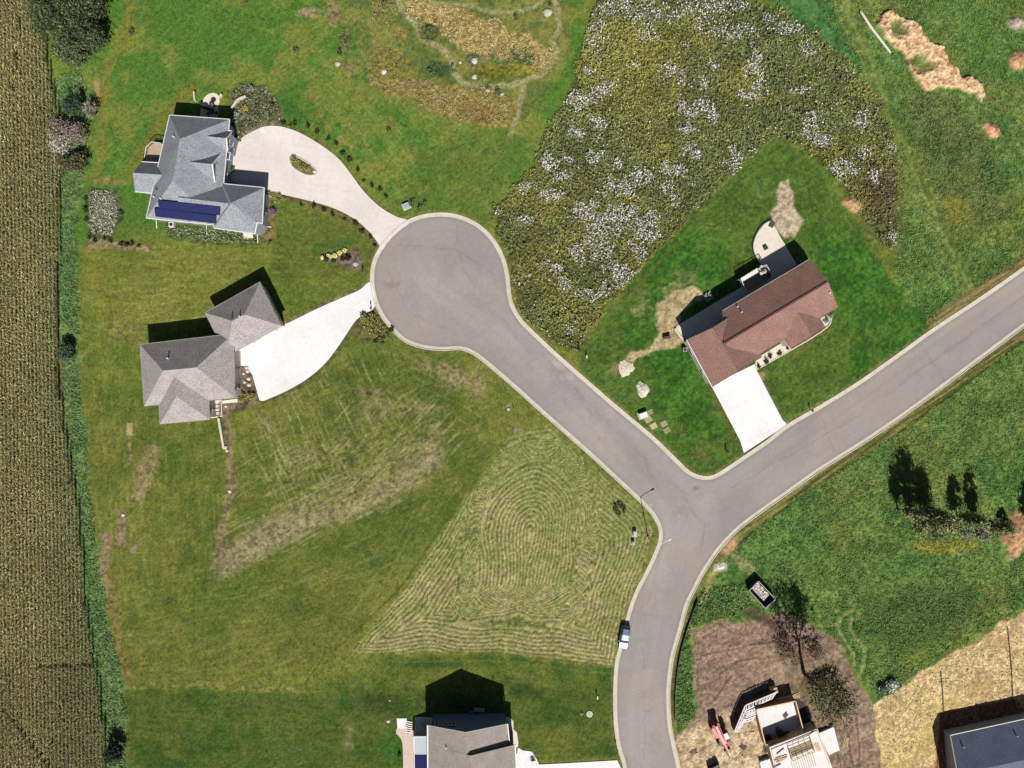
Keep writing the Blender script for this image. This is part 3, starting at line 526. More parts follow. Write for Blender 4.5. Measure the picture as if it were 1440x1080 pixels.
def conc(name, rgb, ang, sz=3.6):
    m = mat(name, rgb, 0.8, 0.05, 1.2, scale2=0.12, noise2=0.08); nt = m.node_tree; b = nt.nodes['Principled BSDF']; geo = nt.nodes.new('ShaderNodeNewGeometry')
    mp = nt.nodes.new('ShaderNodeMapping'); mp.inputs['Rotation'].default_value = (0, 0, math.radians(ang)); br = nt.nodes.new('ShaderNodeTexBrick'); br.offset = 0.0
    br.inputs['Color1'].default_value = (1, 1, 1, 1); br.inputs['Color2'].default_value = (0.96, 0.96, 0.96, 1); br.inputs['Mortar'].default_value = (0.86, 0.85, 0.83, 1); br.inputs['Scale'].default_value = 1.0
    br.inputs['Mortar Size'].default_value = 0.035; br.inputs['Brick Width'].default_value = sz; br.inputs['Row Height'].default_value = sz
    nt.links.new(geo.outputs['Position'], mp.inputs['Vector']); nt.links.new(mp.outputs[0], br.inputs['Vector'])
    src = b.inputs['Base Color'].links[0].from_socket; mx = nt.nodes.new('ShaderNodeVectorMath'); mx.operation = 'MULTIPLY'; nt.links.new(src, mx.inputs[0]); nt.links.new(br.outputs['Color'], mx.inputs[1]); nt.links.new(mx.outputs[0], b.inputs['Base Color']); return m
def flat(name, poly, z, m, kind='structure', thick=0.3):
    ob = MB().prism([G(p[0], p[1])[:2] for p in poly], z - thick, z).build(name, m); ob['kind'] = kind; return ob
M_DR1 = conc('drive_cream', A(238, 229, 222), 10)
M_DR2 = conc('drive_white', A(252, 248, 248), -28)
isl = spline([(408, 222), (418, 221), (432, 229), (445, 240), (443, 246), (430, 246), (414, 237), (409, 230)], 3, True)
flat('driveway', DRV_NW, 0.05, M_DR1); flat('driveway', DRV_SW, 0.052, M_DR2); flat('driveway', DRV_C, 0.05, M_DR2); flat('driveway', DRV_D, 0.05, M_DR2)

# ------------------------------------------------------------------ ground cover that nobody could count
def scatter(name, poly, dens, size, zr, cols, seed, tilt=0.7, wob=0, keep=None, stretch=1.0, kf=1.5, cv=0.6):
    """many small leaf blades; dens = per square photo pixel"""
    r = np.random.default_rng(seed); xs = [p[0] for p in poly]; ys = [p[1] for p in poly]
    bx0, bx1, by0, by1 = max(min(xs), -60), min(max(xs), 1500), max(min(ys), -60), min(max(ys), 1140)
    n = int((bx1 - bx0) * (by1 - by0) * dens); x = r.uniform(bx0, bx1, n).astype(np.float32); y = r.uniform(by0, by1, n).astype(np.float32)
    k = sdf(x, y, poly) + (wob * (fbm(x, y, 18, 3, seed) - 0.5) if wob else 0) > 0
    k &= sdf(x, y, ROAD[::3]) < -3
    if keep is not None: k &= keep(x, y, r)
    x = x[k]; y = y[k]; n = len(x)
    c = cols(x, y, r); c = c * (1 - cv / 2 + cv * r.random((n, 1)).astype(np.float32))
    hl = fbm(x, y, 7, 3, seed + 5); z = zr[0] + (zr[1] - zr[0]) * np.clip(0.75 * hl + 0.4 * r.random(n), 0, 1)
    return leaves(name, np.stack([(x - 720) * S, (540 - y) * S, z], -1), size * (0.6 + 0.8 * r.random(n)), c, r, tilt, stretch, kf=kf)
LEAFK = 1.5
def leaves(name, pos, sz, c, r, tilt, stretch=1.0, parent=None, m=None, kf=1.5):
    n = len(pos); nrm = r.normal(size=(n, 3)); nrm[:, 2] = np.abs(nrm[:, 2]) * 0.6 + 1.0 / max(tilt, 0.05) * 0.6
    nrm /= np.linalg.norm(nrm, axis=1, keepdims=True)
    a = r.normal(size=(n, 3)); u = np.cross(nrm, a); u /= np.linalg.norm(u, axis=1, keepdims=True); v = np.cross(nrm, u)
    s_ = np.asarray(sz)[:, None] * np.ones((n, 1)); u = u * s_ * stretch; v = v * s_ / stretch
    V = np.stack([pos + u, pos + v * 0.55, pos - u * 0.9, pos - v * 0.55], 1).reshape(-1, 3)
    q = np.arange(n * 4).reshape(n, 4); gl_ = (c @ np.array([0.3, 0.6, 0.1]))[:, None]; c = c * 0.93 + gl_ * 0.07; C4 = np.clip(np.repeat(c, 4, axis=0) * kf, 0, 0.75)
    return rawmesh(name, V, q, C4, m or M_LEAF, parent)
M_LEAF = mat('leaf', (1, 1, 1), 0.85, 0.12, 5, 0.0, spec=0.2, attr=True)
def pick(*cs):
    arr = np.array([A(*c) for c in cs], np.float32)
    return lambda x, y, r: arr[r.integers(0, len(arr), len(x))]
FLW = [(868, 8, 30, 16), (905, 20, 36, 18), (838, 40, 14, 26), (985, 15, 34, 22), (1010, 42, 26, 14), (1030, 12, 30, 14), (1050, 45, 22, 14), (945, 25, 20, 10), (1110, 45, 26, 12), (1130, 72, 10, 14), (912, 50, 16, 9), (965, 66, 10, 6), (890, 92, 10, 8), (938, 98, 14, 12), (826, 103, 8, 8), (958, 112, 9, 9), (988, 118, 9, 14), (1062, 95, 14, 20), (1000, 92, 8, 8), (1058, 132, 20, 8), (970, 155, 26, 12), (1000, 165, 9, 10), (962, 182, 14, 7), (820, 142, 24, 12), (846, 128, 14, 14), (812, 188, 12, 10), (845, 180, 9, 14), (836, 168, 12, 6), (968, 215, 12, 11), (1138, 182, 14, 16), (1205, 172, 12, 14), (1122, 128, 14, 8), (1182, 238, 15, 14), (1225, 250, 10, 10), (1252, 215, 8, 10), (1032, 225, 14, 18), (1056, 210, 8, 7), (775, 228, 14, 10), (790, 248, 16, 9), (800, 225, 8, 6), (838, 222, 16, 8), (868, 228, 10, 8), (870, 265, 24, 12), (900, 250, 16, 14), (945, 240, 20, 9), (935, 262, 14, 9), (950, 285, 8, 14), (740, 262, 24, 9), (775, 275, 18, 8), (822, 300, 20, 18), (848, 318, 26, 20), (875, 300, 20, 14), (905, 330, 22, 24), (915, 312, 16, 16), (838, 345, 24, 18), (898, 350, 18, 16), (812, 355, 14, 16), (765, 370, 10, 6), (779, 380, 9, 9), (742, 310, 12, 6), (865, 385, 20, 14), (830, 415, 14, 10), (852, 408, 10, 8), (744, 388, 6, 5), (868, 402, 9, 6), (1215, 215, 8, 10), (1160, 200, 8, 8), (800, 460, 8, 12), (700, 300, 6, 4), (1080, 30, 14, 8), (960, 5, 20, 8), (1253, 340, 6, 9), (792, 398, 8, 8), (1210, 160, 8, 8)]
def fmask(x, y):
    m = np.zeros(x.shape, np.float32); w_ = (fbm(x, y, 11, 4, 511) - 0.5) * 2.4
    for (cx, cy, rx, ry) in FLW:
        m = np.maximum(m, 1 - sstep(0.5, 1.2, np.hypot((x - cx) / rx, (y - cy) / ry) + w_))
    return m
def meadow_cols(x, y, r):
    g = sstep(0.45, 0.62, fbm(x, y, 55, 4, 140) + 0.25 * (r.random(len(x)) - 0.5))[:, None]
    return pick((90, 102, 56), (78, 92, 48), (104, 110, 64), (110, 106, 68), (70, 86, 42))(x, y, r) * (1 - g) + pick((118, 118, 54), (124, 122, 56), (100, 104, 48), (112, 106, 56))(x, y, r) * g
_mc = meadow_cols
def meadow_cols(x, y, r):
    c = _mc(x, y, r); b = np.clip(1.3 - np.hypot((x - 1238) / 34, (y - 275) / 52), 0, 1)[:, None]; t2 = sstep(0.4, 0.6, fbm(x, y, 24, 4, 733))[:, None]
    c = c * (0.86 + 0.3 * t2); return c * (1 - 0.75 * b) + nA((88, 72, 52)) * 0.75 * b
def mkeep(x, y, r): return np.ones(x.shape, bool)
tag(scatter('meadow_plants', MEADOW, 0.50, 0.21, (0.1, 0.8), meadow_cols, 601, 0.9, 40, stretch=1.5, kf=2.1, cv=0.6, keep=lambda x, y, r: (sdf(x, y, LAWN_C) < -1) & (sdf(x, y, MEADOW) > -12 * r.random(len(x)))), 'tall grey-green and olive weeds filling the unmown lot above the cul-de-sac', 'meadow', kind='stuff')
def fkeep(x, y, r): return r.random(len(x)) < fmask(x, y) * 0.50 * (0.6 + 0.4 * sstep(30, 90, y)) + 0.012
tag(scatter('meadow_flowers', MEADOW, 0.6, 0.17, (0.55, 0.95), pick((200, 200, 192), (180, 182, 170), (210, 206, 204), (184, 180, 186), (150, 156, 134)), 602, 0.5, 0, keep=fkeep), 'drifts of white wildflowers over the unmown meadow', 'flowers', kind='stuff')
def rough_cols(x, y, r):
    g = sstep(0.42, 0.62, fbm(x, y, 70, 4, 123) + 0.2 * (r.random(len(x)) - 0.5))[:, None]
    return pick((62, 98, 42), (74, 110, 50), (84, 120, 58), (56, 90, 40))(x, y, r) * (1 - g) + pick((94, 116, 54), (102, 122, 60), (86, 108, 50), (104, 114, 58))(x, y, r) * g
EAST1 = [(1110, -60), (1165, -60), (1190, 30), (1250, 160), (1300, 280), (1355, 410), (1308, 455), (1262, 395), (1262, 200), (1205, 100)]
EAST2 = [(1190, -60), (1500, -60), (1500, 330), (1375, 405), (1330, 310), (1260, 150), (1215, 50)]
EAST3 = [(1030, 775), (1090, 722), (1340, 556), (1500, 440), (1500, 820), (1440, 852), (1300, 940), (1235, 985), (1200, 920), (1140, 868), (1070, 860), (1060, 800)]
dkeep = lambda x, y, r: (sdf(x, y, DIRT_NE) < -1) & (np.hypot(x - 1429, y - 85) > 16) & (np.hypot(x - 1394, y - 184) > 13) & (np.hypot(x - 1430, y - 34) > 14) & (np.hypot((x - 1425) / 17, (y - 752) / 32) > 1) & ~((x > 1170) & (x < 1225) & (y > 850) & (ldist(x, y, [(1200, 858), (1182, 868), (1178, 885), (1190, 905), (1202, 935)]) < 4)) & ~((ldist(x, y, [(1196, 872), (1194, 882), (1212, 905), (1218, 920), (1206, 958)]) < 4))
for i, pl in enumerate((EAST1, EAST2, EAST3)):
    tag(scatter('rough_grass', pl, 0.26, 0.17, (0.02, 0.22), rough_cols, 610 + i, 0.7, 14, keep=dkeep, kf=1.8, cv=0.4, stretch=1.5), ('weedy rough grass between the flower meadow and the mown track', 'lush weedy grass around the dirt heaps at the upper right', 'lush weedy grass of the lot below the right-hand road')[i], 'rough grass', kind='stuff')
tag(scatter('weeds', [(990, 822), (1045, 822), (1058, 850), (1030, 868), (985, 872), (968, 900), (976, 1010), (958, 1028), (951, 1020), (953, 950), (966, 880)], 0.3, 0.19, (0.02, 0.35), pick((62, 100, 42), (84, 122, 58), (54, 90, 36), (110, 130, 80)), 615, 0.6, 12, kf=1.7, stretch=1.4), 'green weed strip between the kerb and the bare building plot', 'weeds', kind='stuff')
tag(scatter('tall_grass', STRIP, 0.22, 0.24, (0.02, 0.26), pick((66, 100, 50), (78, 114, 58), (92, 126, 72), (60, 92, 46), (104, 122, 70)), 616, 0.4, 16, stretch=1.7, cv=0.35, kf=1.5), 'blue-green tall grass strip between the corn and the lawns', 'tall grass', kind='stuff')
PR = lambda cs, s, pl, dn, zz: scatter('ornamental_grass', pl, dn * 0.8, 0.22, (0.03, zz[1] * 0.4), pick(*cs), s, 0.35, 24, stretch=1.6, kf=1.12, cv=0.4)
tag(PR(((196, 176, 116), (170, 152, 94), (208, 188, 130), (140, 128, 76)), 620, PRA1, 0.30, (0.2, 0.8)), 'straw-coloured prairie grass swath in the upper garden strip', 'prairie grass', kind='stuff')
tag(PR(((168, 154, 96), (150, 138, 82), (158, 122, 80), (146, 146, 82), (128, 124, 72)), 621, PRA2, 0.30, (0.2, 0.8)), 'tan and rust prairie grass swath in the lower garden strip', 'prairie grass', kind='stuff')
for i, (bx, by, rx, ry, cs) in enumerate(((547, 88, 27, 26, ((150, 142, 66), (122, 118, 54), (136, 124, 60))), (565, 46, 12, 11, ((166, 150, 80), (140, 126, 66))), (540, 20, 20, 18, ((140, 140, 70), (104, 112, 54), (170, 160, 90))), (486, 56, 10, 18, ((108, 122, 60), (90, 98, 50), (134, 134, 84))), (602, 46, 14, 14, ((82, 96, 46), (102, 112, 58), (60, 70, 36))), (620, 98, 24, 11, ((64, 98, 50), (88, 116, 66), (50, 78, 42))), (720, 80, 34, 12, ((84, 118, 58), (104, 124, 64), (70, 96, 50))))):
    pl = [(bx + rx * math.cos(a), by + ry * math.sin(a)) for a in np.linspace(0, 6.28, 14)[:-1]]
    tag(PR(cs, 630 + i, pl, 0.3, (0.15, 0.6)), ('round olive-gold grass bed left of the garden path', 'small tan grass bed above the round olive-gold bed', 'yellow-green bed of tall plants at the top edge', 'narrow oval planting bed in the rings of mown grass', 'dark green planting right of the small tan bed', 'dark green planting on the bank above the rust grass', 'green planting inside the loop of the garden path')[i], 'planting bed', kind='stuff')
# corn: rows of leafy plants
def corn():
    r = np.random.default_rng(77); P0 = []; C0 = []
    cols = np.array([A(*c) for c in ((166, 154, 104), (150, 142, 92), (186, 176, 126), (134, 132, 82), (118, 124, 74), (160, 136, 94), (102, 116, 68))], np.float32)
    rows = np.arange(-64, 162, 0.762 / S)
    xs, ys = [], []
    for rx in rows:
        y = np.arange(-64, 1145, 0.26 / S) + r.uniform(-0.6, 0.6); x = rx + 0.013 * (540 - y) * -1 + r.normal(0, 0.35, len(y)); xs.append(x); ys.append(y + r.normal(0, 0.4, len(y)))
    x = np.concatenate(xs).astype(np.float32); y = np.concatenate(ys).astype(np.float32)
    k = (sdf(x, y, CORN) + 5 * (fbm(x, y, 14, 3, 78) - 0.5) > -2)
    lane = (np.abs((x - 10) * 0.78 - (y - 985) * 0.62) < 2.4) & (y > 965); k &= ~lane
    k &= ~(np.abs(x - 27 - 0.1 * (130 - y)) < 1.0) | (y > 130)
    k &= ~((np.abs(y - 932 - 6 * (vnoise(x / 30, y * 0, 5) - 0.5)) < 2.2) & (x > 60))
    x = x[k]; y = y[k]; n = len(x)
    tint = fbm(x, y, 60, 4, 79); ht = 2.3 + 0.3 * r.random(n)
    pos, siz, cl, dirs = [], [], [], []
    L = 8
    for j in range(L):
        a = r.uniform(0, 6.283, n); z = ht * (0.45 + 0.5 * (j + 0.5) / L); ln = 0.36 + 0.16 * r.random(n)
        px_ = (x - 720) * S; py_ = (540 - y) * S
        d = np.stack([np.cos(a) * 0.55, np.sin(a)], -1); w = np.stack([-d[:, 1], d[:, 0]], -1) * 0.075
        z0 = z; z1 = z + 0.18; z2 = z - 0.25 * r.random(n)
        A0 = np.stack([px_, py_, z0], -1); M0 = np.stack([px_ + d[:, 0] * ln * 0.55 + w[:, 0], py_ + d[:, 1] * ln * 0.55 + w[:, 1], z1], -1)
        M1 = np.stack([px_ + d[:, 0] * ln * 0.55 - w[:, 0], py_ + d[:, 1] * ln * 0.55 - w[:, 1], z1], -1); E = np.stack([px_ + d[:, 0] * ln, py_ + d[:, 1] * ln, z2], -1)
        pos.append(np.stack([A0, M0, E, M1], 1).reshape(-1, 3))
        ci = np.clip((tint * 7 + r.normal(0, 1.6, n)).astype(int) % 7, 0, 6); c = cols[ci] * (1.0 + 1.0 * r.random((n, 1)) ** 2) * (0.75 + 0.5 * j / L)
        g = sstep(30, 85, x - 0.02 * y)[:, None] * 0.35; c = c * (1 - g) + nA((104, 128, 80)) * g
        c = c * (1 - 0.22 * sstep(900, 960, y))[:, None]; cl.append(np.repeat(c, 4, axis=0))
    V = np.concatenate(pos); q = np.arange(len(V)).reshape(-1, 4)
    return rawmesh('corn_field', V, q, np.concatenate(cl), M_LEAF)
tag(corn(), 'ripening corn in close vertical rows along the left edge', 'corn', kind='stuff')
straw_keep = lambda x, y, r: fbm(x, y, 30, 4, 222) < 0.60
tag(scatter('loose_straw', [(p[0], p[1]) for p in STRAW], 0.10, 0.22, (0.02, 0.09), pick((216, 192, 142), (200, 174, 124), (226, 204, 158)), 640, 0.3, 4, keep=straw_keep, stretch=2.0, kf=1.1, cv=0.3), 'golden straw mulch spread over the lot at the lower right', 'straw', kind='stuff')
tag(scatter('hay_clippings', HAY, 0.04, 0.2, (0.02, 0.07), pick((176, 168, 116), (150, 148, 92), (128, 134, 74)), 641, 0.4, 2, stretch=2.4), 'pale cut hay lying in rings on the mown triangle', 'hay', kind='stuff')

# ------------------------------------------------------------------ house kit
def shingle(name, rgb, n=0.34): return mat(name, A(*rgb), 0.92, n, 4.2, 0.25, spec=0.15, scale2=0.5, noise2=0.10)
M_WHITE = mat('white_trim', A(246, 244, 238), 0.55, 0.04, 2); M_GLASS = mat('window_glass', (0.02, 0.025, 0.035), 0.12, 0.05, 1, spec=0.6)
M_DARK = mat('dark_metal', (0.02, 0.02, 0.022), 0.5, 0.1, 3); M_WOOD = mat('deck_boards', A(196, 168, 142), 0.8, 0.2, 4); M_BRONZE = mat('brown_metal', A(90, 72, 62), 0.6, 0.1, 3)
M_GREY = mat('grey_metal', A(170, 172, 174), 0.5, 0.08, 3); M_PATIO = mat('patio_concrete', A(236, 226, 208), 0.85, 0.06, 1.5, scale2=0.4, noise2=0.06)
def inset(poly, d):
    n = len(poly); area = sum(poly[i][0] * poly[(i + 1) % n][1] - poly[(i + 1) % n][0] * poly[i][1] for i in range(n))
    s = 1 if area > 0 else -1; out = []
    for i in range(n):
        p0, p1, p2 = [Vector((poly[(i + k) % n][0], poly[(i + k) % n][1])) for k in (-1, 0, 1)]
        e1 = (p1 - p0).normalized(); e2 = (p2 - p1).normalized(); n1 = Vector((-e1.y, e1.x)) * s; n2 = Vector((-e2.y, e2.x)) * s
        m = (n1 + n2); m = m / max(0.3, m.length_squared) * 2
        out.append(p1 + m * d)
    return out
def roof_mesh(root, pts, faces, m, thick=0.2, name='roof'):
    """pts world; faces top polygons (any winding). closed slab."""
    mb = MB(); n = len(pts); mb.v = [Vector(p) for p in pts] + [Vector(p) - Vector((0, 0, thick)) for p in pts]
    edges = {}; ff = []
    for f in faces:
        f = list(f); tri = [f] if len(f) == 3 else [[f[0], f[i], f[i + 1]] for i in range(1, len(f) - 1)]
        for t in tri:
            a, b, c = [mb.v[i] for i in t]
            if (b - a).cross(c - a).z < 0: t = [t[0], t[2], t[1]]
            ff.append(tuple(t)); mb.f.append(tuple(t)); mb.f.append(tuple(n + i for i in reversed(t)))
            for k in range(3): edges[(t[k], t[(k + 1) % 3])] = 1
    for (a, b) in list(edges):
        if (b, a) not in edges: mb.f.append((b, a, n + a, n + b))
    return mb.build(name, m, root)
def trim(root, line, m, w=0.16, h=0.2, name='gutter', out=0.05):
    mb = MB()
    for a, b in zip(line[:-1], line[1:]):
        mb.beam(Vector(a) + Vector((0, 0, -0.06)), Vector(b) + Vector((0, 0, -0.06)), w, h)
    return mb.build(name, m, root)
def window(root, p0, p1, t, z, w=1.1, h=1.3, dark=False, name='window'):
    p0 = Vector((p0[0], p0[1], 0)); p1 = Vector((p1[0], p1[1], 0)); d = (p1 - p0).normalized(); nr = Vector((d.y, -d.x, 0)); c = p0 + (p1 - p0) * t
    rz = math.atan2(d.y, d.x)
    f = MB().box(c + nr * 0.03 + Vector((0, 0, z)), (w, 0.10, h), rz).build(name, M_WHITE, root)
    g = MB()
    if w > 2.2 and name == 'garage_door':
        for k in range(4): g.box(c + nr * 0.075 + Vector((0, 0, z - h / 2 + h * (k + 0.5) / 4)), (w - 0.1, 0.03, h / 4 - 0.05), rz)
        g.build('door_panel', M_WHITE if not dark else M_BRONZE, f)
    else:
        g.box(c + nr * 0.07 + d * (-w / 4 + 0.02) + Vector((0, 0, z)), (w / 2 - 0.12, 0.05, h - 0.2), rz); g.box(c + nr * 0.07 + d * (w / 4 - 0.02) + Vector((0, 0, z)), (w / 2 - 0.12, 0.05, h - 0.2), rz)
        g.build('pane', M_GLASS, f)
    return f
def walls(root, ring, ztop, m, over=0.45, z0=-0.3, wins=(), name='wall'):
    n = len(ring); 
    if sum(ring[i][0] * ring[(i + 1) % n][1] - ring[(i + 1) % n][0] * ring[i][1] for i in range(n)) < 0: ring = ring[::-1]
    fp = inset(ring, over); MB().prism([(p.x, p.y) for p in fp], z0, ztop).build(name, m, root)
    zs = [1.6] if ztop < 4.2 else [1.5, ztop - 1.1]
    for i in wins:
        a, b = fp[i % n], fp[(i + 1) % n]; L = (b - a).length; k = max(1, int(L / 3.4))
        for j in range(k):
            for z in zs: window(root, a, b, (j + 0.5) / k, z)
    return fp
def volume(root, ring, he, R1, R2, e1, e2, m, mw, over=0.45, gut=M_WHITE, wins=(), z0=-0.3, thick=0.2, gw=0.14):
    """ring A,B,C,D in photo px, ridge runs along AB. R1 over side D-A, R2 over side B-C."""
    pts = [P(p[0], p[1], p[2] if len(p) > 2 else he) for p in ring] + [P(*R1), P(*R2)]
    faces = [(0, 1, 5, 4), (2, 3, 4, 5)]
    if e1 == 'hip': faces.append((3, 0, 4))
    if e2 == 'hip': faces.append((1, 2, 5))
    roof_mesh(root, pts, faces, m, thick)
    if gut is not None:
        ln = [pts[0], pts[1]]; trim(root, ln, gut, gw); trim(root, [pts[2], pts[3]], gut, gw)
        trim(root, [pts[3], pts[0]] if e1 == 'hip' else [pts[3], pts[4], pts[0]], gut, gw, name='gutter' if e1 == 'hip' else 'bargeboard')
        trim(root, [pts[1], pts[2]] if e2 == 'hip' else [pts[1], pts[5], pts[2]], gut, gw, name='gutter' if e2 == 'hip' else 'bargeboard')
    zt = he * U - thick - 0.02
    fp = walls(root, [(p.x, p.y) for p in pts[:4]], zt, mw, over, z0, wins)
    for e, (a, b, r) in ((e1, (3, 0, 4)), (e2, (1, 2, 5))):
        if e != 'gable': continue
        pa, pb, pr = pts[a], pts[b], pts[r]; mid_ = (pts[0] + pts[1] + pts[2] + pts[3]) / 4; mid_.z = 0
        ax = (pts[5] - pts[4]); ax.z = 0; ax = ax.normalized() * (1 if r == 4 else -1)
        k = over / max(0.5, (pb - pa).length); a2 = pa.lerp(pb, k) + ax * over; b2 = pb.lerp(pa, k) + ax * over; r2 = pr + ax * over
        dz = Vector((0, 0, -thick - 0.02)); a2 = Vector((a2.x, a2.y, zt)); b2 = Vector((b2.x, b2.y, zt)); r2 = r2 + dz * 1.3
        mb = MB(); q = ax * 0.15; mb.poly([a2, b2, r2, a2 + q, b2 + q, r2 + q], [(0, 1, 2), (5, 4, 3), (0, 3, 4, 1), (1, 4, 5, 2), (2, 5, 3, 0)]); mb.build('gable_wall', mw, root)
    return pts
def plane_hit(px, py, a, b, c, off=0.0):
    a, b, c = Vector(a), Vector(b), Vector(c); n = (b - a).cross(c - a).normalized(); n = n if n.z > 0 else -n
    o = Vector((0, 0, H * U)); d = Vector(((px - 720) / F, (540 - py) / F, -1.0)); t = (a + n * off - o).dot(n) / d.dot(n)
    return o + d * t, n
def vent(root, px, py, pl, r=0.12, h=0.45, m=None, name='roof_vent'):
    p, n = plane_hit(px, py, *pl); return MB().tube([p - Vector((0, 0, 0.15)), p + Vector((0, 0, h))], r, 8).build(name, m or M_WHITE, root)

M_SID = mat('siding', A(198, 196, 190), 0.7, 0.05, 1.5); M_SIDW = mat('siding_cream', A(226, 218, 200), 0.75, 0.05, 2); M_SIDB = mat('siding_blue_grey', A(150, 158, 170), 0.7, 0.05, 2)
# ---- north-west house with solar panels
hA = thing('house', 'big grey-shingled house with dark blue solar panels on its roof', 'house', G(285, 245))
RA = shingle('shingles_grey', (152, 156, 162))
mainA = volume(hA, [(205.6, 306.7), (238.6, 161.8), (322.9, 167.8), (309, 317)], 3.5, (242.8, 254.4, 6.4), (253.1, 195.5, 6.4), 'hip', 'hip', RA, M_SIDB, wins=(0, 1, 2, 3), over=0.5)
linkA = volume(hA, [(272, 257), (336, 263.4), (330, 319.4), (250, 311)], 3.5, (250, 277.6, 5.55), (326, 286.6, 5.55), 'open', 'open', RA, M_SIDB, gut=None, over=0.6)
gp = [P(*q) for q in ((312.8, 258.2, 3.5), (371.7, 263.9, 3.5), (368.9, 314.4, 3.5), (361.7, 312.8, 3.9), (358.5, 328.7, 3.5), (300.5, 320.6, 3.5), (324.6, 285.4, 5.9))]
roof_mesh(hA, gp, [(0, 1, 6), (1, 2, 6), (2, 3, 6), (3, 4, 6), (4, 5, 6), (5, 0, 6)], RA)
trim(hA, [gp[5], gp[0], gp[1], gp[2], gp[3], gp[4], gp[5]], M_WHITE, 0.16)
fpg = walls(hA, [(p.x, p.y) for p in (gp[0], gp[1], gp[2], gp[4], gp[5])], 3.5 * U - 0.24, M_SIDB, 0.55, wins=(2, 3))
volume(hA, [(199.5, 227.5), (246, 231), (246, 274.4), (190, 269.5)], 2.9, (186.7, 243, 4.7), (240, 246.6, 4.7), 'gable', 'open', RA, M_SIDB, wins=(0, 2, 3), gut=None, over=0.5)
for q in ([P(176 + 23.5, 227.5, 2.9), P(222.8, 228.8, 2.9)], [P(190, 269.5, 2.9), P(213, 271.7, 2.9)]): trim(hA, q, M_WHITE, 0.16)
volume(hA, [(270, 213), (313, 213.3), (302.8, 262), (262, 262)], 3.6, (266, 227.5, 5.6), (298.5, 230.8, 5.6), 'open', 'gable', RA, M_SIDB, gut=None, wins=(1,), over=0.35)
trim(hA, [P(313, 213.3, 3.62), P(298.5, 230.8, 5.62), P(302.8, 262, 3.62)], M_WHITE, 0.2, name='bargeboard')
volume(hA, [(290, 182.3), (326.1, 184.4), (320, 212.2), (290, 212)], 3.55, (292, 191.6, 4.9), (318.3, 194.4, 4.9), 'open', 'gable', RA, M_SIDB, gut=None, wins=(1,), over=0.35)
trim(hA, [P(320.4, 183.4, 3.57), P(326.1, 184.4, 3.57), P(318.3, 194.4, 4.92), P(320, 212.2, 3.57)], M_WHITE, 0.2, name='bargeboard')
pr = [P(*q) for q in ((305, 214, 3.3), (319, 222.5, 2.8), (314.4, 252.5, 2.8), (301, 262, 3.3))]; roof_mesh(hA, pr, [(0, 1, 2, 3)], RA, 0.18, 'porch_roof'); trim(hA, [pr[1], pr[2], pr[3]], M_WHITE, 0.16)
er = [P(*q) for q in ((315, 213.6, 3.0), (324, 214.4, 3.0), (322.4, 224.6, 3.0), (313.6, 223.6, 3.0))]; roof_mesh(hA, er, [(0, 1, 2, 3)], mat('dark_roofing', A(84, 84, 92), 0.9, 0.2, 4), 0.18, 'entry_roof'); trim(hA, er + [er[0]], M_WHITE, 0.14)
for q in ((320.5, 236), (318, 246), (323, 226)):
    w_ = P(q[0], q[1], 0); MB().tube([w_, w_ + Vector((0, 0, 2.8 * U - 0.2))], 0.12, 8).build('porch_column', M_WHITE, hA)
slope = (mainA[4], mainA[0], mainA[3])
for nm, q in (('solar_panel', ((222.5, 281.4), (310, 290.5), (309.6, 302.4), (223.4, 292.8))), ('solar_panel', ((217.2, 292.4), (304.3, 303), (303.8, 314.2), (218.9, 304.2)))):
    c4 = [plane_hit(x, y, *slope, off=0.42)[0] for x, y in q]; n = plane_hit(q[0][0], q[0][1], *slope)[1]
    mb = MB(); mb.poly([c + n * 0.05 for c in c4] + [c - n * 0.02 for c in c4], [(0, 1, 2, 3), (7, 6, 5, 4), (0, 4, 5, 1), (1, 5, 6, 2), (2, 6, 7, 3), (3, 7, 4, 0)]); pan = mb.build(nm, mat('solar_cells', A(34, 40, 92), 0.25, 0.06, 1.0, spec=0.5), hA)
    for p_ in pan.data.polygons: pass
    g = MB(); K = 10
    for k in range(K + 1):
        a = c4[0].lerp(c4[1], k / K) + n * 0.056; b = c4[3].lerp(c4[2], k / K) + n * 0.056; g.beam(a, b, 0.035, 0.015)
    for t_ in (0.0, 1.0): g.beam(c4[0].lerp(c4[3], t_) + n * 0.056, c4[1].lerp(c4[2], t_) + n * 0.056, 0.05, 0.016)
    g.build('panel_frame', mat('panel_line', A(30, 36, 78), 0.5, 0.05, 2), pan)
vent(hA, 245.6, 193.5, (mainA[0], mainA[1], mainA[4]), 0.14, 0.7); vent(hA, 217.6, 277.5, (mainA[0], mainA[1], mainA[4])); vent(hA, 226.8, 279.8, slope, 0.16); vent(hA, 221, 266, (mainA[0], mainA[1], mainA[4]), 0.16, 0.4, M_DARK)
for q in ((221, 308.5), (291.5, 317.6), (363, 329)):
    a = G(q[0] - 1, q[1] - 6, 0.15); MB().beam(a, G(q[0], q[1] + 13, 0.12), 0.16, 0.16).build('drain_pipe', M_WHITE, hA)
for q, s_ in (((372, 275), 1), ((369, 318), 1)):
    a = G(q[0], q[1], 0.15); MB().tube([a, a + Vector((1.9, -0.2, -0.05))], 0.09, 6).build('downspout', M_WHITE, hA)
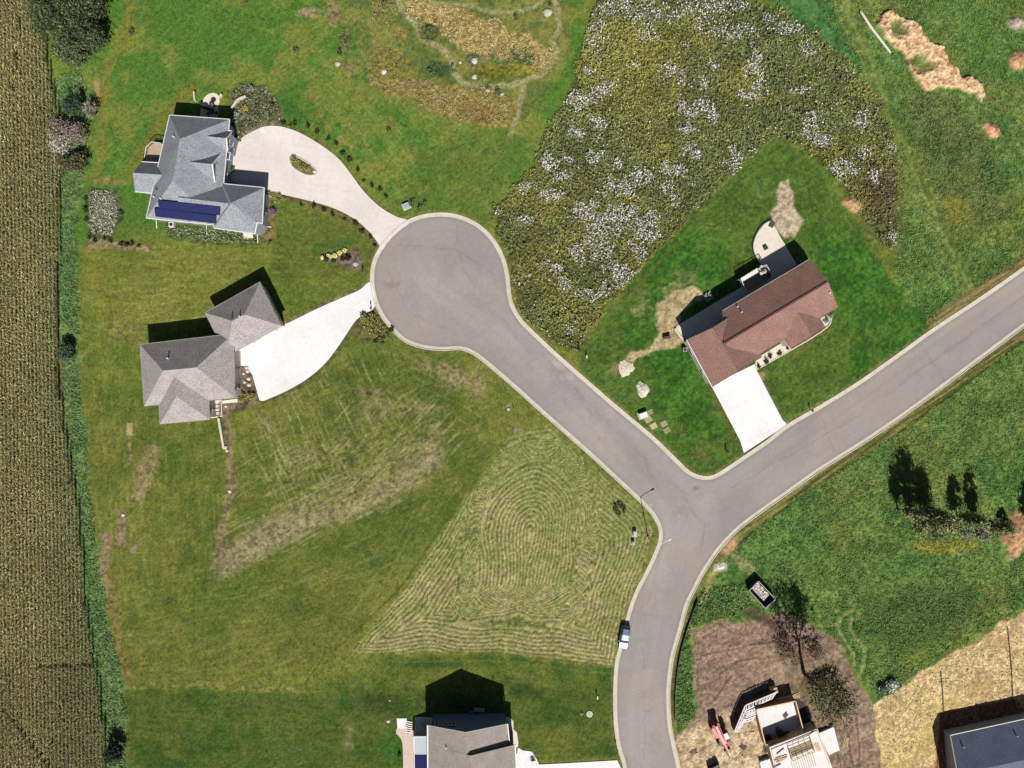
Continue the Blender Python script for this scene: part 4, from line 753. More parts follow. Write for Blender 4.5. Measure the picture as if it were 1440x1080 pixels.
# deck on the west side
dk = thing('deck', 'small angled timber deck with white railing on the left side of the solar-panel house', 'deck', G(220, 215))
dpl = [P(*q, 1.2) for q in ((229.5, 203.5), (216.5, 202), (209, 209.5), (206, 227), (223, 228.5))]
MB().prism([(p.x, p.y) for p in dpl], 1.2 * U - 0.2, 1.2 * U).build('deck_floor', M_WOOD, dk)
def railing(root, line, h, m, posts=1.2, name='railing', t=0.07):
    mb = MB()
    for a, b in zip(line[:-1], line[1:]):
        L = (b - a).length; k = max(1, round(L / posts)); up = Vector((0, 0, h))
        mb.beam(a + up, b + up, 0.11, 0.06); mb.beam(a + up * 0.15, b + up * 0.15, 0.05, 0.05)
        for j in range(k + 1): q = a.lerp(b, j / k); mb.beam(q, q + up, t, t)
        kk = int(L / 0.16)
        for j in range(1, kk): q = a.lerp(b, j / kk); mb.beam(q + up * 0.15, q + up, 0.025, 0.025)
    return mb.build(name, m, root)
railing(dk, dpl[:4], 1.0, M_WHITE)
for q in dpl[:4]: MB().beam(Vector((q.x, q.y, -0.1)), Vector((q.x, q.y, 1.2 * U)), 0.14, 0.14).build('post', M_WHITE, dk)
# patio + furniture north of the house
flat('patio', spline([(283, 165), (284, 148), (287, 138), (294, 132), (301, 131), (307, 134), (309, 142), (307, 150), (305, 165)], 2, True), 0.06, M_PATIO)
def cafe_set(px, py, label, parasol=False):
    t = thing('patio_table', label, 'table', G(px, py, 0.06)); o = G(px, py, 0.06)
    MB().tube([o + Vector((0, 0, 0.70)), o + Vector((0, 0, 0.74))], 0.55, 16).build('table_top', M_DARK, t); MB().tube([o, o + Vector((0, 0, 0.7))], [0.25, 0.05], 8).build('pedestal', M_DARK, t)
    return t
def chair(px, py, rz, label, m, group=None, z=0.06, sc=1.0):
    o = G(px, py, z); t = thing('patio_chair', label, 'chair', o, group); R = Matrix.Rotation(rz, 3, 'Z')
    def v(x, y, zz): return o + R @ Vector((x * sc, y * sc, zz * sc))
    MB().box(v(0, 0, 0.42), (0.55 * sc, 0.55 * sc, 0.06), rz).build('seat', m, t); MB().box(v(0, 0.27, 0.75), (0.55 * sc, 0.06, 0.6 * sc), rz).build('backrest', m, t)
    for sx in (-1, 1):
        for sy in (-1, 1): MB().beam(v(0.25 * sx, 0.25 * sy, 0), v(0.25 * sx, 0.25 * sy, 0.42), 0.05, 0.05).build('leg', m, t)
    return t
cafe_set(290, 152, 'dark round patio table left of centre on the shaded patio behind the solar-panel house'); cafe_set(300, 158, 'dark round patio table close to the wall on the shaded patio behind the solar-panel house')
for i, (q, lb) in enumerate((((285, 150), 'dark chair left of the left patio table'), ((295, 155), 'dark chair between the two patio tables'), ((294, 161), 'dark chair nearest the wall by the right patio table'), ((306, 160), 'dark chair right of the right patio table'))):
    chair(q[0], q[1], i * 1.3, lb + ' behind the solar-panel house', M_DARK)
def parasol(px, py, label, m, h=2.4, r=1.3):
    o = G(px, py, 0.06); t = thing('patio_umbrella', label, 'umbrella', o); mb = MB(); top = o + Vector((0, 0, h)); n = 8
    rim = [o + Vector((r * math.cos(k * math.pi / 4), r * math.sin(k * math.pi / 4), h - 0.5)) for k in range(n)]
    mb.poly([top] + rim + [top - Vector((0, 0, 0.04))] + [q - Vector((0, 0, 0.04)) for q in rim], [(0, 1 + k, 1 + (k + 1) % n) for k in range(n)] + [(9, 10 + (k + 1) % n, 10 + k) for k in range(n)] + [(1 + k, 10 + k, 10 + (k + 1) % n, 1 + (k + 1) % n) for k in range(n)])
    mb.build('canopy', m, t); MB().tube([o, top], 0.03, 6).build('pole', M_GREY, t); MB().tube([o, o + Vector((0, 0, 0.1))], 0.25, 10).build('base', M_DARK, t)
parasol(302, 149, 'closed-in dark umbrella casting a shadow on the bright part of the curved patio', M_DARK, 1.9, 0.55)
def curb_wall(name, label, line, h, w, m, cat='wall'):
    mb = MB(); pts = [G(q[0], q[1]) for q in spline(line, 3)]
    for a, b in zip(pts[:-1], pts[1:]): mb.beam(a + Vector((0, 0, h / 2 - 0.1)), b + (b - a).normalized() * 0.03 + Vector((0, 0, h / 2 - 0.1)), w, h + 0.2)
    return tag(mb.build(name, m), label, cat)
M_STONE = mat('wall_stone', A(226, 216, 192), 0.85, 0.15, 3)
curb_wall('retaining_wall', 'curved pale retaining wall at the upper right corner of the solar-panel house', [(327, 155), (331, 148), (337, 141), (347, 137)], 0.7, 0.35, M_STONE)
curb_wall('stone_post', 'short pale stone pier at the left edge of the curved patio', [(275, 131), (276, 143)], 0.9, 0.3, M_STONE); curb_wall('stone_post', 'short pale stone pier at the right edge of the curved patio', [(310, 139), (313, 134)], 0.7, 0.3, M_STONE)
def ac_unit(px, py, label, h=0.85, s=0.9, m=None):
    o = G(px, py); t = thing('air_conditioner', label, 'ac unit', o); MB().box(o + Vector((0, 0, h / 2)), (s, s, h)).build('cabinet', m or M_WHITE, t); MB().tube([o + Vector((0, 0, h)), o + Vector((0, 0, h + 0.04))], s * 0.38, 14).build('fan_guard', M_DARK, t)
ac_unit(243.5, 317, 'white air conditioner with dark fan below the solar panels', 0.9, 0.95)
stp = thing('steps', 'pale concrete door steps below the garage wing of the solar-panel house', 'steps', G(350, 332)); 
for k in range(3): MB().box(G(350, 329 + 2.2 * k) + Vector((0, 0, 0.25 - 0.1 * k)), (1.9, 0.5, 0.5 - 0.2 * k + 0.3), 0).build('step', M_PATIO, stp)

# ---- south-west house
hB = thing('house', 'grey hip-roofed house beside the wide white driveway, with a rock bed at its front', 'house', G(285, 500))
RB = shingle('shingles_warm_grey', (172, 165, 162))
mB = volume(hB, [(196.8, 484.4), (328.5, 469), (331.1, 559.6), (202.8, 571.2)], 3.5, (229.2, 521.2, 6.6), (275.9, 516.8, 6.6), 'hip', 'hip', RB, M_SIDW, gut=RB, gw=0.1, wins=(0, 1, 2, 3))
volume(hB, [(222, 530), (224.6, 596.4), (295.3, 590.2), (292, 530)], 3.45, (243.6, 516, 6.0), (248, 557.5, 6.0), 'open', 'hip', RB, M_SIDW, gut=RB, gw=0.1, wins=(0, 2, 3))
gB = volume(hB, [(288.3, 439.8), (365.8, 396.3), (396.4, 458), (318.8, 501)], 3.0, (326.5, 451.2, 5.6), (343.3, 442.4, 5.6), 'hip', 'hip', RB, M_SIDW, gut=RB, gw=0.1)
trim(hB, [P(327.2, 496, 3.5), P(331.4, 559.8, 3.5)], M_WHITE, 0.16); trim(hB, [P(365.8, 396.3, 3.0), P(396.4, 458, 3.0)], M_WHITE, 0.12)
fa = inset([(p.x, p.y) for p in gB[:4]], 0.45)
for t_ in (0.28, 0.72): window(hB, fa[3], fa[2], t_, 1.35, 3.2, 2.4, name='garage_door')
vent(hB, 326.5, 447, (gB[0], gB[1], gB[4]), 0.14, 0.4, M_DARK); vent(hB, 337.5, 445, (gB[0], gB[1], gB[4])); vent(hB, 236.5, 504, (mB[0], mB[1], mB[4]), 0.14)
stoop = thing('porch', 'white front stoop with thin dark railings in the corner of the grey house', 'porch', G(303, 575))
MB().prism([tuple(G(*q)[:2]) for q in ((294, 564), (312.5, 562), (314, 586), (297, 588))], -0.1, 0.45).build('landing', M_PATIO, stoop)
railing(stoop, [G(300, 575, 0.45), G(311.5, 574, 0.45)], 0.9, M_DARK, t=0.05); railing(stoop, [G(299, 585.5, 0.45), G(312.5, 584, 0.45), G(311.5, 566, 0.45)], 0.9, M_DARK, t=0.05)
MB().box(G(298, 567.5, 0.46), (0.9, 1.0, 0.04)).build('doormat', M_DARK, stoop)
tag(MB().prism([tuple(G(*q)[:2]) for q in ((312.5, 563.5), (334, 560.5), (335, 565.5), (313, 567.5))], -0.1, 0.12).build('front_walk', M_PATIO), kind='structure')
sw = thing('wall', 'white stepped garden wall running down from the stoop of the grey house', 'wall', G(314, 610))
for k in range(6): a = (309.5 + k * 1.05, 588 + k * 6.9); b = (309.5 + (k + 1) * 1.05, 588 + (k + 1) * 6.9); MB().beam(G(a[0], a[1], 0.42 - 0.05 * k), G(b[0], b[1], 0.42 - 0.05 * k), 0.42, 0.9).build('wall_block', M_STONE, sw)
MB().box(G(317, 629.5, 0.1), (0.7, 0.6, 0.5)).build('end_block', M_STONE, sw); MB().box(G(319.5, 634, 0.05), (0.5, 0.5, 0.4)).build('end_block', M_STONE, sw)
for (x, y, s_) in ((333.5, 546, 1), (333, 556, 1)): a = G(x, y); MB().beam(a, a + Vector((0, 0, 3.0)), 0.3, 0.3).build('porch_column', M_WHITE, hB)
def rock(px, py, r, label, m, seed=0, group=None, flatk=0.7):
    rr = random.Random(seed); o = G(px, py); mb = MB(); rings = []
    for k in range(4):
        zz = (-0.3 + k * 0.42) * r * flatk; ra = r * (0.8, 1.0, 0.85, 0.4)[k]
        rings.append([o + Vector((math.cos(a) * ra * rr.uniform(0.75, 1.2), math.sin(a) * ra * rr.uniform(0.7, 1.1), zz)) for a in [j * math.pi / 4 for j in range(8)]])
    loft(mb, rings); return tag(mb.build('boulder', m), label, 'rock', group)
M_ROCK = mat('pale_rock', A(228, 214, 200), 0.9, 0.15, 3)
for i, (x, y, r, lb) in enumerate(((347, 517, 0.42, 'pale boulder at the top of the rock bed beside the white driveway'), (348.5, 522, 0.48, 'largest pale boulder near the top of the rock bed beside the white driveway'), (342.5, 525.5, 0.33, 'pale boulder at the left edge of the rock bed, near the house wall'), (349.5, 532.5, 0.42, 'pale boulder in the middle of the rock bed, nearest the driveway'), (344, 537.5, 0.33, 'small pale boulder in the middle of the rock bed, left of the grey one'), (350.5, 541.5, 0.42, 'greyish boulder lowest of the row in the rock bed'), (317.5, 571.5, 0.3, 'small white rock below the front walk of the grey house'))):
    rock(x, y, r, lb, M_ROCK, i)

# ---- north-east brown house
hC = thing('house', 'brown-roofed house in the deep green lawn with a long patio behind', 'house', G(1090, 450))
RC = shingle('shingles_brown', (152, 118, 106), 0.30)
mC = volume(hC, [(1015.8, 437), (1138, 364.5), (1178.2, 432.2), (1056, 504.7)], 3.9, (1017.8, 483, 5.9), (1164, 396, 5.9), 'hip', 'gable', RC, M_SIDW, gut=RC, gw=0.1, wins=(0, 1, 2, 3))
gC = volume(hC, [(965.3, 477.9), (1001.3, 544), (1071, 502), (1036, 438.8)], 3.85, (1002.2, 461.5, 5.75), (1037.4, 522.4, 5.75), 'gable', 'gable', RC, M_SIDW, gut=RC, gw=0.1, wins=(0,))
trim(hC, [P(965.3, 477.9, 3.87), P(1001.3, 544, 3.87)], M_WHITE, 0.14); trim(hC, [P(965.3, 477.9, 3.87), P(1002.2, 461.5, 5.77)], RC, 0.12)
bC = volume(hC, [(1090, 450), (1112.4, 490), (1160.5, 460.4), (1138, 421)], 3.85, (1114, 425, 5.15), (1141, 473.3, 5.15), 'open', 'gable', RC, M_SIDW, gut=RC, gw=0.1, wins=(1,))
trim(hC, [P(1017.8, 483.1, 5.95), P(1163.6, 396.3, 5.95)], shingle('ridge_cap', (112, 70, 66)), 0.34, 0.1, name='ridge_vent')
trim(hC, [P(1015.8, 437, 3.93), P(1138, 364.5, 3.93)], M_GREY, 0.1)
fa = inset([(p.x, p.y) for p in gC[:4]], 0.45); 
for t_ in (0.3, 0.7): window(hC, fa[1], fa[2], t_, 1.3, 3.0, 2.3, name='garage_door')
plN = (mC[0], mC[1], mC[4]); plS = (mC[2], mC[3], mC[4])
vent(hC, 1036.5, 431.5, plN); vent(hC, 1042.5, 439, plN); vent(hC, 1166.2, 412, plS, 0.16)
# front terrace
flat('front_walk', [(1062, 511), (1064, 504), (1106, 478), (1111, 484), (1113, 491), (1063, 521)], 0.06, M_PATIO)
curb_wall('lawn_edging', 'thin pale curved edging along the front beds of the brown house', [(1063, 520.5), (1112, 492.5), (1140, 476), (1158, 464), (1166, 457), (1169, 449), (1168, 443)], 0.12, 0.22, M_STONE, 'edging')
flat('front_bed', [(1153, 448), (1168, 440), (1168, 450), (1164, 457), (1158, 461)], 0.05, mat('pale_gravel', A(222, 212, 198), 0.9, 0.2, 5))
# rear patios
flat('patio', [(949, 462), (960, 453), (992, 434), (1035, 408), (1062, 392), (1074, 384), (1100, 370), (1100, 400), (1020, 447), (967, 480)], 0.05, M_PATIO)
flat('patio', spline([(1065, 365), (1060, 352), (1060, 341), (1065, 328), (1074, 316), (1084, 310)], 3) + [Vector(q) for q in ((1090, 320), (1100, 338), (1102, 341), (1112, 358), (1120, 372), (1085, 395), (1070, 372))], 0.055, M_PATIO)
curb_wall('retaining_wall', 'dark curved edging wall round the bright patio of the brown house', [(1063, 363), (1058.5, 352), (1058.5, 340), (1064, 326), (1073, 314.5), (1084, 309)], 0.25, 0.2, M_DARK)
curb_wall('retaining_wall', 'white kerb wall at the left end of the long patio behind the brown house', [(949, 462), (954, 470), (962, 480), (965, 484)], 0.35, 0.45, M_STONE)
dC = thing('deck', 'small raised rear deck with white railing on the brown house', 'deck', G(1062, 388))
dp = [P(*q, 1.5) for q in ((1039.5, 393), (1075, 373.5), (1085, 390), (1048, 412))]
MB().prism([(p.x, p.y) for p in dp], 1.5 * U - 0.2, 1.5 * U).build('deck_floor', mat('deck_brown', A(150, 132, 118), 0.8, 0.15, 4), dC)
MB().beam(dp[0] + Vector((0.3, -0.3, 0.10)), dp[1] + Vector((-0.3, -0.3, 0.10)), 0.95, 0.14).build('bench', M_WHITE, dC)
railing(dC, [dp[3], dp[0], dp[1], dp[2]], 1.0, M_WHITE)
for q in dp: MB().beam(Vector((q.x, q.y, -0.1)), Vector((q.x, q.y, 1.5 * U)), 0.16, 0.16).build('post', M_WHITE, dC)
st = MB()
for k in range(7): a = dp[0].lerp(dp[3], 0.75) + Vector((-0.28 * (k + 1), -0.16 * (k + 1), -0.25 * (k + 1))); st.box(a, (0.28, 1.1, 0.05), math.radians(31))
st.build('stairs', M_WHITE, dC)
gr = thing('grill', 'light grill with dark legs standing on the raised rear deck', 'grill', P(1071, 384, 1.5)); o = P(1071, 384, 1.5)
MB().box(o + Vector((0, 0, 0.85)), (1.3, 0.6, 0.3), 0.52).build('cook_box', M_WHITE, gr); mbl = MB(); loft(mbl, [[o + Vector((x, y * s_, 1.0 + z)) for x, y in ((-0.4, -0.3), (0.4, -0.3), (0.4, 0.3), (-0.4, 0.3))] for s_, z in ((1, 0), (0.8, 0.2), (0.3, 0.28))]); mbl.build('lid', M_GREY, gr)
for sx in (-0.5, 0.5): MB().beam(o + Vector((sx, 0, 0)), o + Vector((sx, 0, 0.7)), 0.08, 0.4).build('leg', M_DARK, gr)
chair(1076, 389, 0.5, 'dark chair right of the grill on the raised rear deck', M_DARK, z=1.5 * U); chair(1063, 381, 2.2, 'light chair left of the grill on the raised rear deck', M_WHITE, z=1.5 * U)
fp_ = thing('fire_pit', 'small square bronze fire pit on the bright patio', 'fire pit', G(1076, 349)); MB().box(G(1076, 349, 0.3), (0.75, 0.75, 0.5), 0.5).build('box', M_BRONZE, fp_); MB().box(G(1076, 349, 0.56), (0.45, 0.45, 0.06), 0.5).build('burner', M_DARK, fp_)
tag(MB().box(G(1085, 316, 0.13), (1.1, 0.9, 0.26), 1.1).build('planter_box', M_BRONZE), 'brown wooden box at the tip of the bright patio', 'planter box')
tb = thing('garden_bench', 'dark bench on the bare soil left of the brown house', 'bench', G(937, 475)); MB().box(G(937, 475, 0.42), (1.5, 0.45, 0.06), 0.2).build('seat', M_BRONZE, tb); MB().box(G(937, 473.4, 0.7), (1.5, 0.06, 0.45), 0.2).build('backrest', M_BRONZE, tb)
for sx in (-1, 1): MB().box(G(937, 475, 0.2) + Vector((0.65 * sx, 0.13 * sx, 0)), (0.08, 0.4, 0.42), 0.2).build('leg', M_DARK, tb)
# stone pallet
pal = thing('pallet', 'weathered pallet stacked with grey stone beside the long patio', 'pallet', G(996, 417)); Rp = math.radians(28)
for k in range(6): d = Matrix.Rotation(Rp, 3, 'Z') @ Vector((0, -0.75 + 0.3 * k, 0)); MB().box(G(996, 417, 0.14) + d, (1.7, 0.18, 0.04), Rp).build('slat', M_GREY, pal)
for k in (-1, 0, 1): d = Matrix.Rotation(Rp, 3, 'Z') @ Vector((0.75 * k, 0, 0)); MB().box(G(996, 417, 0.06) + d, (0.12, 1.7, 0.12), Rp).build('runner', M_GREY, pal)
M_ST2 = mat('grey_stone', A(150, 150, 152), 0.9, 0.3, 5); rr_ = random.Random(3)
for i in range(14):
    d = Matrix.Rotation(Rp, 3, 'Z') @ Vector((rr_.uniform(-0.65, 0.65), rr_.uniform(-0.65, 0.65), 0)); q = G(996, 417, 0.28 + 0.12 * (i % 3)) + d
    tag(MB().box(q, (0.45, 0.32, 0.16), rr_.uniform(0, 3)).build('paving_stone', M_ST2), 'grey stone in the loose stack on the pallet by the long patio', 'stone', 'stones stacked on the pallet')
ac_unit(962, 492, 'dark-shadowed grey air conditioner at the left wall of the brown house', 0.9, 0.8, M_GREY); 
tag(MB().box(G(975, 503.5, 0.35), (0.4, 0.3, 0.7), 0.5).build('utility_meter', M_WHITE), 'small white meter box low on the left wall of the brown house', 'meter box')

# ---- house at the bottom edge
hD = thing('house', 'tan-roofed gabled house cut by the bottom edge of the picture', 'house', G(665, 1075))
M_SIDD = mat('siding_slate', A(104, 124, 150), 0.7, 0.05, 2)
RD = shingle('shingles_tan', (166, 158, 150), 0.2)
volume(hD, [(601.3, 1020), (602.5, 1210), (720, 1210), (713.8, 1018)], 4.3, (655, 1030, 6.9), (660, 1240, 6.9), 'gable', 'open', RD, M_SIDD, gut=None)
wA, wB = G(608, 1002.8), G(708, 1001.6)
for t_ in (0.07, 0.30): window(hD, (wB.x, wB.y), (wA.x, wA.y), 1 - t_, 4.7, 1.5, 1.2)
volume(hD, [(602.2, 1046, 4.32), (603.5, 1215, 4.32), (733, 1215, 4.6), (724.5, 1047.3, 4.6)], 4.4, (661.5, 1062.8, 7.2), (667, 1260, 7.2), 'gable', 'open', RD, M_SIDD, gut=None)
trim(hD, [P(601.3, 1020, 4.32), P(602.3, 1200, 4.32)], M_WHITE, 0.26); trim(hD, [P(713.8, 1018, 4.32), P(716.4, 1044, 4.32)], M_WHITE, 0.2); trim(hD, [P(724.5, 1047.3, 4.62), P(731.5, 1200, 4.62)], M_WHITE, 0.2)
trim(hD, [P(601.3, 1020, 4.32), P(655, 1030, 6.92), P(713.8, 1018, 4.32)], M_SID, 0.1, name='bargeboard')
vent(hD, 627.5, 1051, (P(601.3, 1020, 4.3), P(602.3, 1200, 4.3), P(655, 1030, 6.9)))
flat('patio', [(583, 1008), (611, 1009), (611, 1005.5), (709, 1005.5), (711, 1040), (606, 1040), (583, 1030)], 0.05, M_PATIO)
flat('patio', [(558, 1010), (572, 1010), (572, 1024), (559, 1024)], 0.12, M_DR2); flat('patio', [(710, 1009), (716, 1008), (722, 1014), (722, 1025), (727, 1030), (729, 1044), (727, 1060), (710, 1060)], 0.05, M_PATIO)
M_TANC = mat('tan_concrete', A(222, 200, 182), 0.85, 0.08, 2)
flat('walk', spline([(558, 1024), (557, 1031), (562, 1036), (566, 1046), (567, 1070)], 3) + [Vector(q) for q in ((567, 1150), (590, 1150), (590, 1030), (572, 1024))], 0.06, M_TANC)
sr = thing('sunroom', 'low lean-to with pale and dark blue roof panels beside the tan-roofed house', 'sunroom', G(590, 1060))
q1 = [P(*q) for q in ((582, 1036, 2.2), (601, 1036, 2.7), (601.5, 1060, 2.7), (582.5, 1060, 2.2))]; roof_mesh(sr, q1, [(0, 1, 2, 3)], mat('pale_panel', A(206, 218, 220), 0.4, 0.03, 2), 0.1, 'pale_roof_panel')
q2 = [P(*q) for q in ((582.5, 1061, 2.2), (602, 1061, 2.7), (604, 1130, 2.7), (583.5, 1130, 2.2))]; roof_mesh(sr, q2, [(0, 1, 2, 3)], mat('blue_panel', A(38, 42, 96), 0.3, 0.05, 2), 0.1, 'blue_roof_panel')
trim(sr, [q1[3], q1[0], q1[1]], M_WHITE, 0.18, name='frame'); trim(sr, [q1[3], q1[2]], M_WHITE, 0.18, name='frame'); trim(sr, [q2[0], q2[3]], M_WHITE, 0.14, name='frame')
for q in (q1[0], q1[3], q2[3]): MB().beam(Vector((q.x, q.y, 0)), Vector((q.x, q.y, q.z - 0.1)), 0.14, 0.14).build('post', M_WHITE, sr)
for lb, x0, y0, x1, y1, n_, z0_ in (('white outdoor steps rising beside the bright square slab', 572.5, 1021, 580, 1021, 6, 1), ('white stair treads in the shadow by the house corner', 590, 1019, 601, 1028, 8, 1)):
    sx_ = thing('stairs', lb, 'stairs', G(x0, y0)); 
    for k in range(n_):
        t_ = k / (n_ - 1); 
        if n_ == 6: MB().box(G(x0 + 3.5, y0 - 6 + 12 * t_, 0.15 + 0.16 * k), (1.15, 0.24, 0.05), -0.2).build('tread', M_WHITE, sx_)
        else: MB().box(G(x0 + 11 * t_, y0 + 8 * t_, 0.2 + 0.17 * k), (1.1, 0.22, 0.05), 0.45 + math.pi / 2).build('tread', M_WHITE, sx_)
ft = thing('fire_pit', 'round pale-rimmed fire pit in the deep shadow behind the tan-roofed house', 'fire pit', G(663, 1003)); MB().tube([G(663, 1003, 0), G(663, 1003, 0.35)], 0.45, 12).build('bowl', M_GREY, ft); MB().tube([G(663, 1003, 0.35), G(663, 1003, 0.37)], 0.33, 12).build('ash', M_DARK, ft)
tbD = thing('patio_table', 'pale long table on the shaded rear patio with clutter', 'table', G(674, 996)); MB().box(G(674, 996, 0.74), (2.2, 0.8, 0.05), -0.1).build('table_top', M_GREY, tbD)
for sx in (-1, 1):
    for sy in (-1, 1): MB().beam(G(674, 996, 0.05) + Vector((sx, 0.3 * sy, 0)), G(674, 996, 0.72) + Vector((sx, 0.3 * sy, 0)), 0.07, 0.07).build('leg', M_GREY, tbD)
# ---- house at the lower right corner
hE = thing('house', 'dark blue-grey roofed house with pale wall at the lower right corner', 'house', G(1400, 1070))
RE = shingle('shingles_blue_grey', (108, 116, 136), 0.22)
volume(hE, [(1336.3, 1034), (1560, 985.5), (1600, 1190), (1346, 1162)], 2.4, (1346.5, 1089, 4.9), (1620, 1030, 4.9), 'gable', 'open', RE, M_SID, gut=None, over=0.5)
trim(hE, [P(1336.3, 1034, 2.42), P(1431, 1013.2, 2.42), P(1560, 985.5, 2.42)], M_WHITE, 0.12); trim(hE, [P(1336.3, 1034, 2.42), P(1346.5, 1089, 4.92)], M_WHITE, 0.14, name='bargeboard')
plE = (P(1336.3, 1034, 2.4), P(1560, 985.5, 2.4), P(1346.5, 1089, 4.9)); vent(hE, 1354, 1050, plE, 0.13, 0.4, M_GREY); vent(hE, 1429, 1034.5, plE, 0.13, 0.4, M_GREY)
exw = thing('foundation_cut', 'rust-brown earth bank cut along the front of the dark-roofed corner house', 'earth bank', G(1322, 1040))
MB().beam(G(1323.5, 1003, 0.02), G(1316.5, 1130, 0.02), 0.5, 0.25).build('bank', mat('rust_soil', A(158, 92, 62), 0.95, 0.25, 4), exw); MB().beam(G(1323.5, 1003, 0.02), G(1427, 984, 0.02), 0.35, 0.2).build('bank', mat('rust_soil', (0, 0, 0)), exw)
for lb, a, b in (('thin black tube on the straw, left one, meeting the corner of the shadow', (1322.5, 944), (1326.5, 1010)), ('thin black tube on the straw, right one, starting near the top edge', (1416.5, 882), (1424.5, 988))):
    tag(MB().tube([G(a[0], a[1], 0.09), G((a[0] + b[0]) / 2 + 1, (a[1] + b[1]) / 2, 0.09), G(b[0], b[1], 0.09)], 0.11, 8).build('black_tube', M_DARK), lb, 'hose')  # black tubes drawn for two thin dark lines on the straw

# ---- building under construction
hF = thing('building_site', 'half-built house of bare timber walls and white sheeting on the dirt plot', 'construction', G(1110, 1040))
M_OSB = mat('sheathing', A(236, 214, 172), 0.8, 0.12, 3); M_PLY = mat('white_sheeting', A(244, 238, 236), 0.7, 0.04, 2, scale2=0.5, noise2=0.06); M_LUM = mat('lumber', A(226, 192, 144), 0.8, 0.15, 3)
M_LUMR = mat('lumber_orange', A(206, 142, 84), 0.8, 0.15, 3)
def P2(x, y, h): p = P(x, y, h); return (p.x, p.y)
T = [(1063.1, 997.5), (1119.5, 985.3), (1131.2, 1030.5), (1076.2, 1049)]
MB().prism([P2(*q, 2.0) for q in T], 0.05, 0.65).build('subfloor', M_PLY, hF)
for i, (a, b) in enumerate(((0, 1), (1, 2), (2, 3), (3, 0))):
    pa, pb = P(*T[a], 2.0), P(*T[b], 2.0); ctr = sum((P(*q, 2.0) for q in T), Vector()) / 4
    zt = 2.0 * U; L = (pb - pa).length; d = (pb - pa).normalized(); nr = Vector((d.y, -d.x, 0)); nr = nr if nr.dot(ctr - pa) < 0 else -nr
    MB().beam(Vector((pa.x, pa.y, (0.6 + zt) / 2)), Vector((pb.x, pb.y, (0.6 + zt) / 2)), 0.05, zt - 0.7).build('sheathing_wall', M_LUMR, hF)
    MB().beam(Vector((pa.x, pa.y, zt - 0.03)) - nr * 0.08, Vector((pb.x, pb.y, zt - 0.03)) - nr * 0.08, 0.18, 0.1).build('top_plate', M_OSB, hF)
    sm = MB(); k = int(L / 0.6)
    for j in range(k + 1): q = pa.lerp(pb, j / max(1, k)) - nr * 0.09; sm.beam(Vector((q.x, q.y, 0.66)), Vector((q.x, q.y, zt - 0.1)), 0.05, 0.11)
    sm.build('studs', M_LUM, hF)
D2 = [(1082, 1051), (1149.6, 1024.7), (1172, 1084), (1210, 1190), (1130, 1210), (1089, 1080)]
hd = 2.6; MB().prism([P2(*q, hd) for q in D2], hd * U - 0.35, hd * U).build('upper_deck', M_PLY, hF); MB().prism([tuple(p) for p in inset([P2(*q, hd) for q in D2], 0.12)], -0.1, hd * U - 0.37).build('lower_wall', M_OSB, hF)
tw = hd + 1.9
for a, b in (((1084, 1054), (1149, 1027)), ((1149, 1027), (1166, 1074)), ((1085, 1056), (1096, 1100))):
    pa, pb = P(*a, hd), P(*b, hd); mb = MB(); mb.beam(pa + Vector((0, 0, 0.06)), pb + Vector((0, 0, 0.06)), 0.14, 0.12); mb.build('sill_plate', M_LUM, hF)
ow = [(1108, 1053), (1139, 1041), (1143, 1053), (1112, 1066)]
oc = [P(*q, hd) for q in ow]
MB().prism([(p.x, p.y) for p in oc], hd * U + 0.002, hd * U + 0.02).build('stair_opening', mat('floor_opening', A(150, 136, 110), 0.9, 0.3, 3), hF)
for i in range(4):
    pa, pb = oc[i], oc[(i + 1) % 4]; mb = MB(); mb.beam(pa + Vector((0, 0, 1.1)), pb + Vector((0, 0, 1.1)), 0.1, 0.08); mb.beam(pa + Vector((0, 0, 0.55)), pb + Vector((0, 0, 0.55)), 0.08, 0.06)
    for j in range(4): q = pa.lerp(pb, j / 4); mb.beam(q, q + Vector((0, 0, 1.15)), 0.09, 0.09)
    mb.build('guard_rail', M_LUM, hF)
rj = MB()
for k in range(11): a = P(1112 + 3.0 * k, 1070 - 1.2 * k, hd) + Vector((0, 0, 0.12)); b = P(1117 + 3.0 * k, 1088 - 1.2 * k, hd) + Vector((0, 0, 0.12)); rj.beam(a, b, 0.06, 0.22)
rj.build('floor_joists', M_LUM, hF)
for lb, a, b in ((0, (1092, 1060), (1102, 1052)), (0, (1136, 1034), (1144, 1028)), (0, (1088, 1078), (1098, 1074))): MB().beam(P(*a, hd) + Vector((0, 0, 0.1)), P(*b, hd) + Vector((0, 0, 0.1)), 0.12, 0.12).build('brace', M_DARK, hF)
E3 = [(1151, 1031.5), (1172.5, 1022.3), (1181, 1054.9), (1165.7, 1062)]
MB().prism([P2(*q, 0.5) for q in E3], 0.02, 0.5 * U).build('garage_slab', M_PLY, hF)
W3 = [(1068.5, 1072), (1085, 1066), (1092, 1095), (1074, 1100)]; MB().prism([P2(*q, 0.6) for q in W3], 0.02, 0.6 * U).build('porch_slab', M_PLY, hF)
MB().prism([P2(*q, 2.3) for q in ((1119.8, 989), (1140, 999), (1148, 1024), (1130, 1030))], -0.1, 0.1).build('side_slab', mat('dark_wrap', A(70, 50, 56), 0.9, 0.2, 3), hF)
